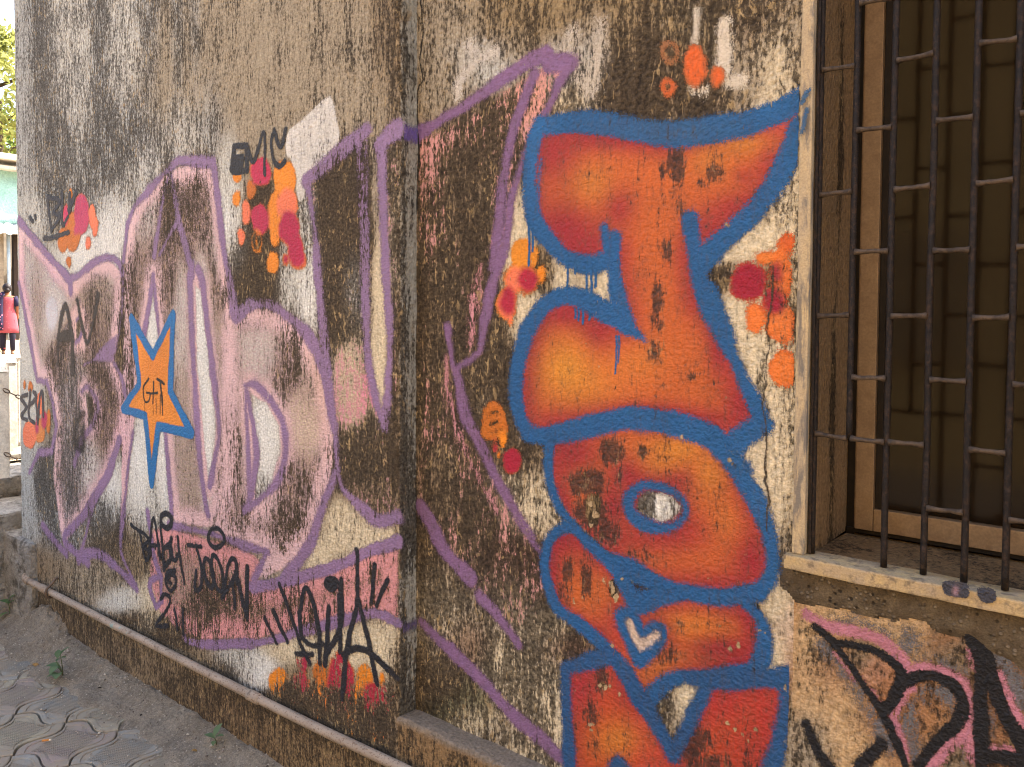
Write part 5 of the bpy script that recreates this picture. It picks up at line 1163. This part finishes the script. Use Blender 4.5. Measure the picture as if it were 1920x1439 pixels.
def person(px, py, h, label, dress, sleeve, legs, heading, bun=True):
    x, y = gpt(px, py)
    p = empty('person', (x, y, .75)); p.rotation_euler.z = heading; tag(p, label, 'person')
    s = h / 1.62
    J = [(0, 0, .92, .12, .09), (0, 0, 1.10, .10, .08), (0, .01, 1.28, .13, .085), (0, .0, 1.38, .05), (0, -.01, 1.46, .055), (0, -.02, 1.53, .085, .095), (0, -.02, 1.60, .06),
         (.16, 0, 1.33, .055), (.21, .03, 1.10, .042), (.22, -.06, .88, .034), (.225, -.08, .80, .028), (-.16, 0, 1.33, .055), (-.21, .03, 1.10, .042), (-.20, -.08, .90, .034), (-.20, -.10, .82, .028),
         (.09, 0, .84, .085), (.095, -.05, .48, .058), (.09, .02, .10, .040), (.09, -.09, .03, .032), (-.09, .02, .84, .085), (-.095, .05, .48, .058), (-.09, .16, .12, .040), (-.09, .07, .04, .032)]
    J = [(a * s, b * s, c * s, *[r * s for r in rr]) for a, b, c, *rr in J]
    E_ = [(0, 1), (1, 2), (2, 3), (3, 4), (4, 5), (5, 6), (2, 7), (7, 8), (8, 9), (9, 10), (2, 11), (11, 12), (12, 13), (13, 14), (0, 15), (15, 16), (16, 17), (17, 18), (0, 19), (19, 20), (20, 21), (21, 22)]
    skinned('body', J, E_, M_SKIN, p)
    lathe('dress', [(.50 * s, .235 * s), (.62 * s, .22 * s), (.80 * s, .20 * s), (.93 * s, .18 * s), (1.08 * s, .135 * s), (1.22 * s, .155 * s), (1.31 * s, .17 * s), (1.36 * s, .12 * s), (1.39 * s, .06 * s)], dress, p)
    for sx in (1, -1):
        bm = bmesh.new(); tube_bm(bm, [(sx * .14 * s, 0, 1.35 * s), (sx * .18 * s, .01 * s, 1.24 * s), (sx * .205 * s, .03 * s, 1.12 * s)], [.07 * s, .064 * s, .058 * s], 10); bm_obj('sleeve', bm, sleeve, p, True)
    for sx, k_, f_ in ((1, (-.05, .02), 0), (-1, (.05, .16), 1)):
        bm = bmesh.new(); tube_bm(bm, [(sx * .09 * s, .01 * s, .80 * s), (sx * .095 * s, k_[0] * s, .48 * s), (sx * .09 * s, k_[1] * s, .09 * s)], [.095 * s, .07 * s, .048 * s], 10); bm_obj('legging', bm, legs, p, True)
        bm = bmesh.new(); bmesh.ops.create_uvsphere(bm, u_segments=10, v_segments=6, radius=1)
        for v in bm.verts: v.co = Vector((v.co.x * .045 * s, v.co.y * .12 * s, max(v.co.z, -.6) * .05 * s))
        bm_obj('shoe', bm, M_SHOE, p, True, loc=(sx * .09 * s, (k_[1] - .05) * s, (.031 + .0 * f_) * s))
    bm = bmesh.new(); bmesh.ops.create_uvsphere(bm, u_segments=14, v_segments=10, radius=1)
    for v in bm.verts: v.co = Vector((v.co.x * .098 * s, (v.co.y * .105 + (.03 if v.co.y > 0 else .0)) * s, v.co.z * .115 * s))
    hr = bm_obj('hair', bm, M_HAIR, p, True, loc=(0, .012 * s, 1.555 * s))
    if bun:
        bm = bmesh.new(); bmesh.ops.create_uvsphere(bm, u_segments=10, v_segments=8, radius=.055 * s); bm_obj('bun', bm, M_HAIR, p, True, loc=(0, .12 * s, 1.50 * s))
    return p
W1 = person(15, 664, 1.50, 'woman seen from behind in a coral dress with dark patterned scarf', M_DRESS, M_SCARF, M_LEG, math.radians(-108))
bm = bmesh.new()   # scarf hanging down the right side of the back
pts = [(.05, .10, 1.36), (.13, .12, 1.28), (.15, .13, 1.0), (.16, .15, .72), (.17, .16, .52)]
rows = [[bm.verts.new((x + sx * w, y + dy, z)) for sx, dy in ((-1, 0), (-.3, .018), (.4, .014), (1, -.02))] for (x, y, z), w in zip(pts, (.04, .06, .07, .08, .085))]
for a, b in zip(rows, rows[1:]):
    for q_ in range(3): bm.faces.new((a[q_], a[q_ + 1], b[q_ + 1], b[q_]))
sc_ = bm_obj('scarf', bm, M_SCARF, W1, True); sc_.modifiers.new('t', 'SOLIDIFY').thickness = .012
person(-9, 660, 1.60, 'person in blue walking left of the woman in coral, mostly outside the picture', M_BLUE, M_BLUE, M_LEG, math.radians(-115), False)

# shop front with awning
D = 27.0
fx, fy = gpt(14, 580 + 1500 * 1.05 / D)
shop = empty('shop', (fx, fy, .75)); tag(shop, 'small shop front with corrugated awning and teal tarpaulin beyond the wall', 'shop')
M_SHOPW = solid('shop_wall', lin(150, 138, 120), lin(120, 108, 92), 2, .9)
M_DARK = solid('shop_dark', lin(58, 48, 42), lin(40, 34, 30), 4, .9)
M_TARP = solid('teal_tarpaulin', lin(130, 168, 156), lin(150, 184, 170), 2, .6, .5, .05)
M_TIN = solid('corrugated_tin', lin(170, 178, 184), lin(140, 146, 150), 6, .45, .1, .01, metallic=.4)
M_DPIPE = solid('pale_blue_downpipe', lin(170, 186, 196), lin(150, 166, 176), 6, .6)
M_ROOFW = solid('pale_roof_board', lin(220, 208, 190), lin(196, 182, 160), 3, .8)
def sb(name, lo, hi, mat, **kw):
    return rough_box(name, lo, hi, mat, shop, kw.get('cut', 0), kw.get('jit', 0), kw.get('bevel', .01))
sb('wall', (-6, -3.0, 0), (-5.7, 3.0, 5.4), M_SHOPW)
sb('side_wall', (-5.69, -3.0, 0), (-.2, -2.8, 3.3), M_SHOPW)
sb('side_wall', (-5.69, 2.8, 0), (-.2, 3.0, 3.3), M_SHOPW)
sb('counter', (-2.4, -2.7, 0), (-1.9, .02, 1.0), M_DARK)
for y_ in (-2.0, -.10, .28, 1.9): sb('pillar', (-.2, y_ - .06, 0), (-.05, y_ + .06, 3.25), M_DARK if y_ == .28 else M_SHOPW)
bm = bmesh.new(); tube_bm(bm, [(.02, .06, 0), (.02, .06, 3.3)], .05, 10); bm_obj('downpipe', bm, M_DPIPE, shop, True)
bm = bmesh.new(); n = 90; ra = []
for i in range(n):
    y_ = -3.2 + 6.4 * i / (n - 1); w_ = .035 * math.sin(i * 1.55)
    ra.append((bm.verts.new((.5, y_, 3.22 + w_)), bm.verts.new((-1.2, y_, 3.75 + w_))))
for a, b in zip(ra, ra[1:]): bm.faces.new((a[0], b[0], b[1], a[1]))
aw = bm_obj('awning', bm, M_TIN, shop, True); aw.modifiers.new('t', 'SOLIDIFY').thickness = .01
bm = bmesh.new(); n, m2 = 16, 9; rows = []
for i in range(n):
    rows.append([bm.verts.new((-.9 - .05 * j + .12 * noise.noise((i * .6, j * .7, 1)), -3.0 + 6.0 * i / (n - 1), 3.62 + 1.9 * j / (m2 - 1) + .10 * noise.noise((i * .5, j, 4)))) for j in range(m2)])
for a, b in zip(rows, rows[1:]):
    for j in range(m2 - 1): bm.faces.new((a[j], b[j], b[j + 1], a[j + 1]))
tp = bm_obj('tarpaulin', bm, M_TARP, shop, True); tp.modifiers.new('t', 'SOLIDIFY').thickness = .02
sb('roof_board', (-2.2, -3.2, 5.35), (-.8, 3.2, 5.45), M_ROOFW); sb('roof_board', (-2.0, -3.3, 5.62), (-.6, 3.3, 5.80), M_ROOFW)
sb('roof_post', (-1.6, -.5, 5.45), (-1.5, -.4, 5.62), M_ROOFW)

def leaf_material(name, c1, c2):
    k = NT(name); P = k.pos()
    n_ = k.noise(P, 1.3, 3, .6, 0, .3, .7); r_ = k.noise(P, 14, 2, .5, 0, .3, .7)
    c = k.mix(k.m('ADD', k.m('MULTIPLY', n_, .5), k.m('MULTIPLY', r_, .5)), c1, c2)
    k.done(c, None, .6)
    tr = k.n.new('ShaderNodeBsdfTranslucent'); k.put(tr.inputs[0], c)
    ms = k.n.new('ShaderNodeMixShader'); ms.inputs[0].default_value = .45
    k.l.new(k.bsdf.outputs[0], ms.inputs[1]); k.l.new(tr.outputs[0], ms.inputs[2]); k.l.new(ms.outputs[0], k.out.inputs[0])
    return k.mat
M_BARK = solid('bark', lin(96, 82, 66), lin(70, 58, 46), 5, .9, .6, .03)
def tree(loc, height, R, n, mat, label, size):
    t = empty('tree', loc); tag(t, label, 'tree', 'trees beyond the shop')
    bm = bmesh.new()
    tube_bm(bm, [(0, 0, 0), (.1, .05, height * .25), (-.1, .1, height * .5), (.05, 0, height * .75)], [.3, .24, .18, .08], 10)
    for i in range(12):
        a = i * 2.4; z = height * (.3 + .045 * i); l = R * (.5 + .4 * random.random())
        tube_bm(bm, [(0, 0, z), (math.cos(a) * l * .5, math.sin(a) * l * .5, z + l * .3), (math.cos(a) * l, math.sin(a) * l, z + l * .45)], [.10, .06, .02], 6)
    bm_obj('trunk', bm, M_BARK, t, True)
    nc = 70
    th = rng.uniform(0, 2 * np.pi, nc); cz = rng.uniform(-1, 1, nc); rr_ = rng.uniform(.45, 1.0, nc) ** .6
    cen = np.stack([np.sqrt(1 - cz ** 2) * np.cos(th) * rr_ * R, np.sqrt(1 - cz ** 2) * np.sin(th) * rr_ * R, height * .62 + cz * rr_ * height * .40], -1)
    cr = rng.uniform(.5, 1.1, nc) * R * .22
    ci = rng.integers(0, nc, n)
    c = cen[ci] + rng.normal(0, 1, (n, 3)) * cr[ci][:, None] * .6
    u = rng.normal(0, 1, (n, 3)); u /= np.linalg.norm(u, axis=1)[:, None]
    w = np.cross(u, rng.normal(0, 1, (n, 3))); w /= np.linalg.norm(w, axis=1)[:, None]
    s_ = (size * rng.uniform(.6, 1.3, n))[:, None]
    V = np.stack([c - u * s_, c + w * s_ * .4, c + u * s_, c - w * s_ * .4], 1).reshape(-1, 3)
    F = np.arange(4 * n).reshape(-1, 4)
    obj_from('crown', grid_mesh('crown', V, F), mat, t)
L1 = leaf_material('leaf_pale', lin(120, 132, 60), lin(176, 172, 104)); L2 = leaf_material('leaf_green', lin(84, 112, 48), lin(140, 150, 76))
for (px, D_, h, R, n, mt, lab, sz) in ((4, 40, 15, 4.6, 15000, L1, 'tall pale sunlit tree above the shop roof', .20), (30, 48, 13, 4.2, 11000, L2, 'greener tree close behind the wall edge', .20), (-40, 46, 12, 4.5, 9000, L2, 'leafy tree at the far left edge of the picture', .22)):
    d_ = ray(px, 580.); s_ = D_
    tree((CAM[0] + d_[0] * s_, CAM[1] + d_[1] * s_, .75), h, R, n, mt, lab, sz)

# ------------------------------------------------------------------ weeds and litter
M_WEED = leaf_material('weed_leaf', lin(74, 104, 66), lin(120, 146, 96))
M_WEED2 = leaf_material('weed_leaf_grey', lin(82, 108, 76), lin(122, 142, 102))
M_STEM = solid('stem', lin(96, 104, 66), lin(80, 84, 56), 20)
def leaf_bm(L, W, curl):
    bm = bmesh.new(); rows = []
    for t, w in ((0, .06), (.2, .6), (.45, 1), (.7, .8), (.9, .35), (1, .04)):
        z = curl * L * (t - t * t * 1.5)
        rows.append([bm.verts.new((L * t, sx * W * w * .5, z + abs(sx) * W * .14 * w)) for sx in (-1, 0, 1)])
    for a, b in zip(rows, rows[1:]):
        for q_ in range(2): bm.faces.new((a[q_], b[q_], b[q_ + 1], a[q_ + 1]))
    return bm
def weed(px, py, Y, leaves, label, mat, stems):
    if Y is None: x, y = gpt(px, py, 0.03); z = soil_z(x, y)
    else:
        q_ = on_wall([(px, py)], Y)[0]; x, y, z = float(q_[0]), Y, float(q_[1])
    o = empty('weed', (x, y, z - .004)); tag(o, label, 'weed', 'weeds at the wall foot')
    for (dx, dy, dz) in stems:
        bm = bmesh.new(); tube_bm(bm, [(0, 0, 0), (dx * .4, dy * .4, dz * .6), (dx, dy, dz)], [.0028, .0022, .0014], 6); bm_obj('stem', bm, M_STEM, o, True)
    for (dx, dy, dz, L, W, az, tilt) in leaves:
        bm = leaf_bm(L, W, .3)
        bmesh.ops.rotate(bm, verts=bm.verts, cent=(0, 0, 0), matrix=Matrix.Rotation(math.radians(az), 3, 'Z') @ Matrix.Rotation(math.radians(-tilt), 3, 'Y'))
        bm_obj('leaf', bm, mat, o, True, loc=(dx, dy, dz))
weed(118, 1262, None, [(.02, -.02, .05, .10, .05, 200, 5), (.0, -.03, .08, .07, .035, 20, 35), (.01, -.02, .10, .06, .03, 60, 55), (.03, -.02, .12, .06, .028, 30, 50), (.0, -.02, .06, .06, .04, 300, -10), (.02, -.03, .03, .07, .045, 330, 10), (-.01, -.02, .09, .05, .03, 150, 40), (.0, -.02, .02, .05, .03, 250, 0)], 'broad leaved weed growing from the soil by the crumbled corner', M_WEED2, [(.02, -.02, .12), (.0, -.03, .08), (-.02, -.02, .05)])
weed(406, 1402, None, [(0, -.01, .035, .055, .032, 95, 55), (0, -.01, .03, .05, .028, 200, 15), (0, -.01, .03, .05, .024, 20, 30), (0, -.01, .02, .03, .02, 320, 0)], 'small seedling in the crack at the wall foot', M_WEED2, [(0, -.01, .035)])
weed(18, 1140, -.052, [(0, -.005, .03, .075, .04, 200, 12), (0, -.01, .04, .06, .032, 60, 50), (.01, -.01, .03, .06, .028, 10, 35), (0, -.01, -.02, .05, .03, 260, -20), (0, -.01, -.09, .05, .028, 210, -10), (0, -.01, -.10, .05, .02, 20, 20)], 'green weed sprouting from the face of the concrete block', M_WEED, [(0, -.01, .035), (0, -.012, -.10)])
weed(68, 1168, -.03, [(0, -.01, .02, .055, .026, 30, 45), (0, -.01, .02, .05, .024, 190, 15), (.01, -.01, .01, .05, .022, 80, 30), (0, -.01, .01, .04, .02, 140, 40), (0, -.01, .0, .04, .02, 330, -10)], 'little weed in the joint below the pipe end', M_WEED, [(0, -.01, .02)])

# cigarette end, dry leaf, grit
x, y = gpt(87, 1391, 0.0)
cb = empty('cigarette_butt', (x, y, .006)); cb.rotation_euler.z = .9; tag(cb, 'orange cigarette butt lying on the pavers', 'cigarette butt')
bm = bmesh.new(); tube_bm(bm, [(-.016, 0, 0), (.010, 0, 0)], .0042, 10); bm_obj('filter', bm, solid('cork_paper', lin(206, 140, 72), lin(190, 120, 60), 60), cb, True)
bm = bmesh.new(); tube_bm(bm, [(.0101, 0, 0), (.018, 0, 0)], .0041, 10); bm_obj('paper', bm, solid('cigarette_paper', lin(226, 216, 200), lin(200, 190, 170), 60), cb, True)
M_DRY = solid('dry_leaf', lin(150, 118, 70), lin(110, 84, 52), 30)
for px, py, az, lab, L in ((60, 1240, 20, 'dry brown leaf near the crumbled corner', .05), (182, 1292, 70, 'dark twig like leaf scrap on the soil', .025), (262, 1338, 10, 'dark curled leaf scrap on the middle of the soil', .03), (358, 1408, 40, 'pale dry leaf scrap near the seedling', .03)):
    x, y = gpt(px, py, .02)
    bm = leaf_bm(L, L * .45, .5); o = bm_obj('dry_leaf', bm, M_DRY if px != 262 and px != 182 else M_DARK, None, True, loc=(x, y, soil_z(x, y) + .004), rot=(.2, .1, math.radians(az)))
    tag(o, lab, 'leaf', 'dry leaves on the soil')
n = 2000
gxr = rng.uniform(-4.9, -1.6, n); gyr = -np.abs(rng.normal(.02, .16, n)); Vs, Fs = [], []
for i in range(n):
    if gyr[i] < -.6: continue
    r = rng.uniform(.0015, .0045) * (1.8 if rng.random() < .06 else 1); z = soil_z(gxr[i], gyr[i]) + r * .3; b = len(Vs)
    c0 = np.array((gxr[i], gyr[i], z)); j_ = rng.uniform(.7, 1.3, 6)
    for q_, dv in enumerate(((1, 0, 0), (0, 1, 0), (-1, 0, 0), (0, -1, 0), (0, 0, .8), (0, 0, -.8))): Vs.append(c0 + np.array(dv) * r * j_[q_])
    for a_, b_ in ((0, 1), (1, 2), (2, 3), (3, 0)): Fs += [(b + a_, b + b_, b + 4), (b + b_, b + a_, b + 5)]
k = NT('grit'); oi = k.n.new('ShaderNodeNewGeometry'); k.done(k.mix(oi.outputs['Random Per Island'], lin(90, 78, 68), lin(196, 186, 170)))
gr = obj_from('gravel', grid_mesh('gravel', np.array(Vs), np.array(Fs)), k.mat); tag(gr, 'fine grit scattered over the soil', kind='stuff')
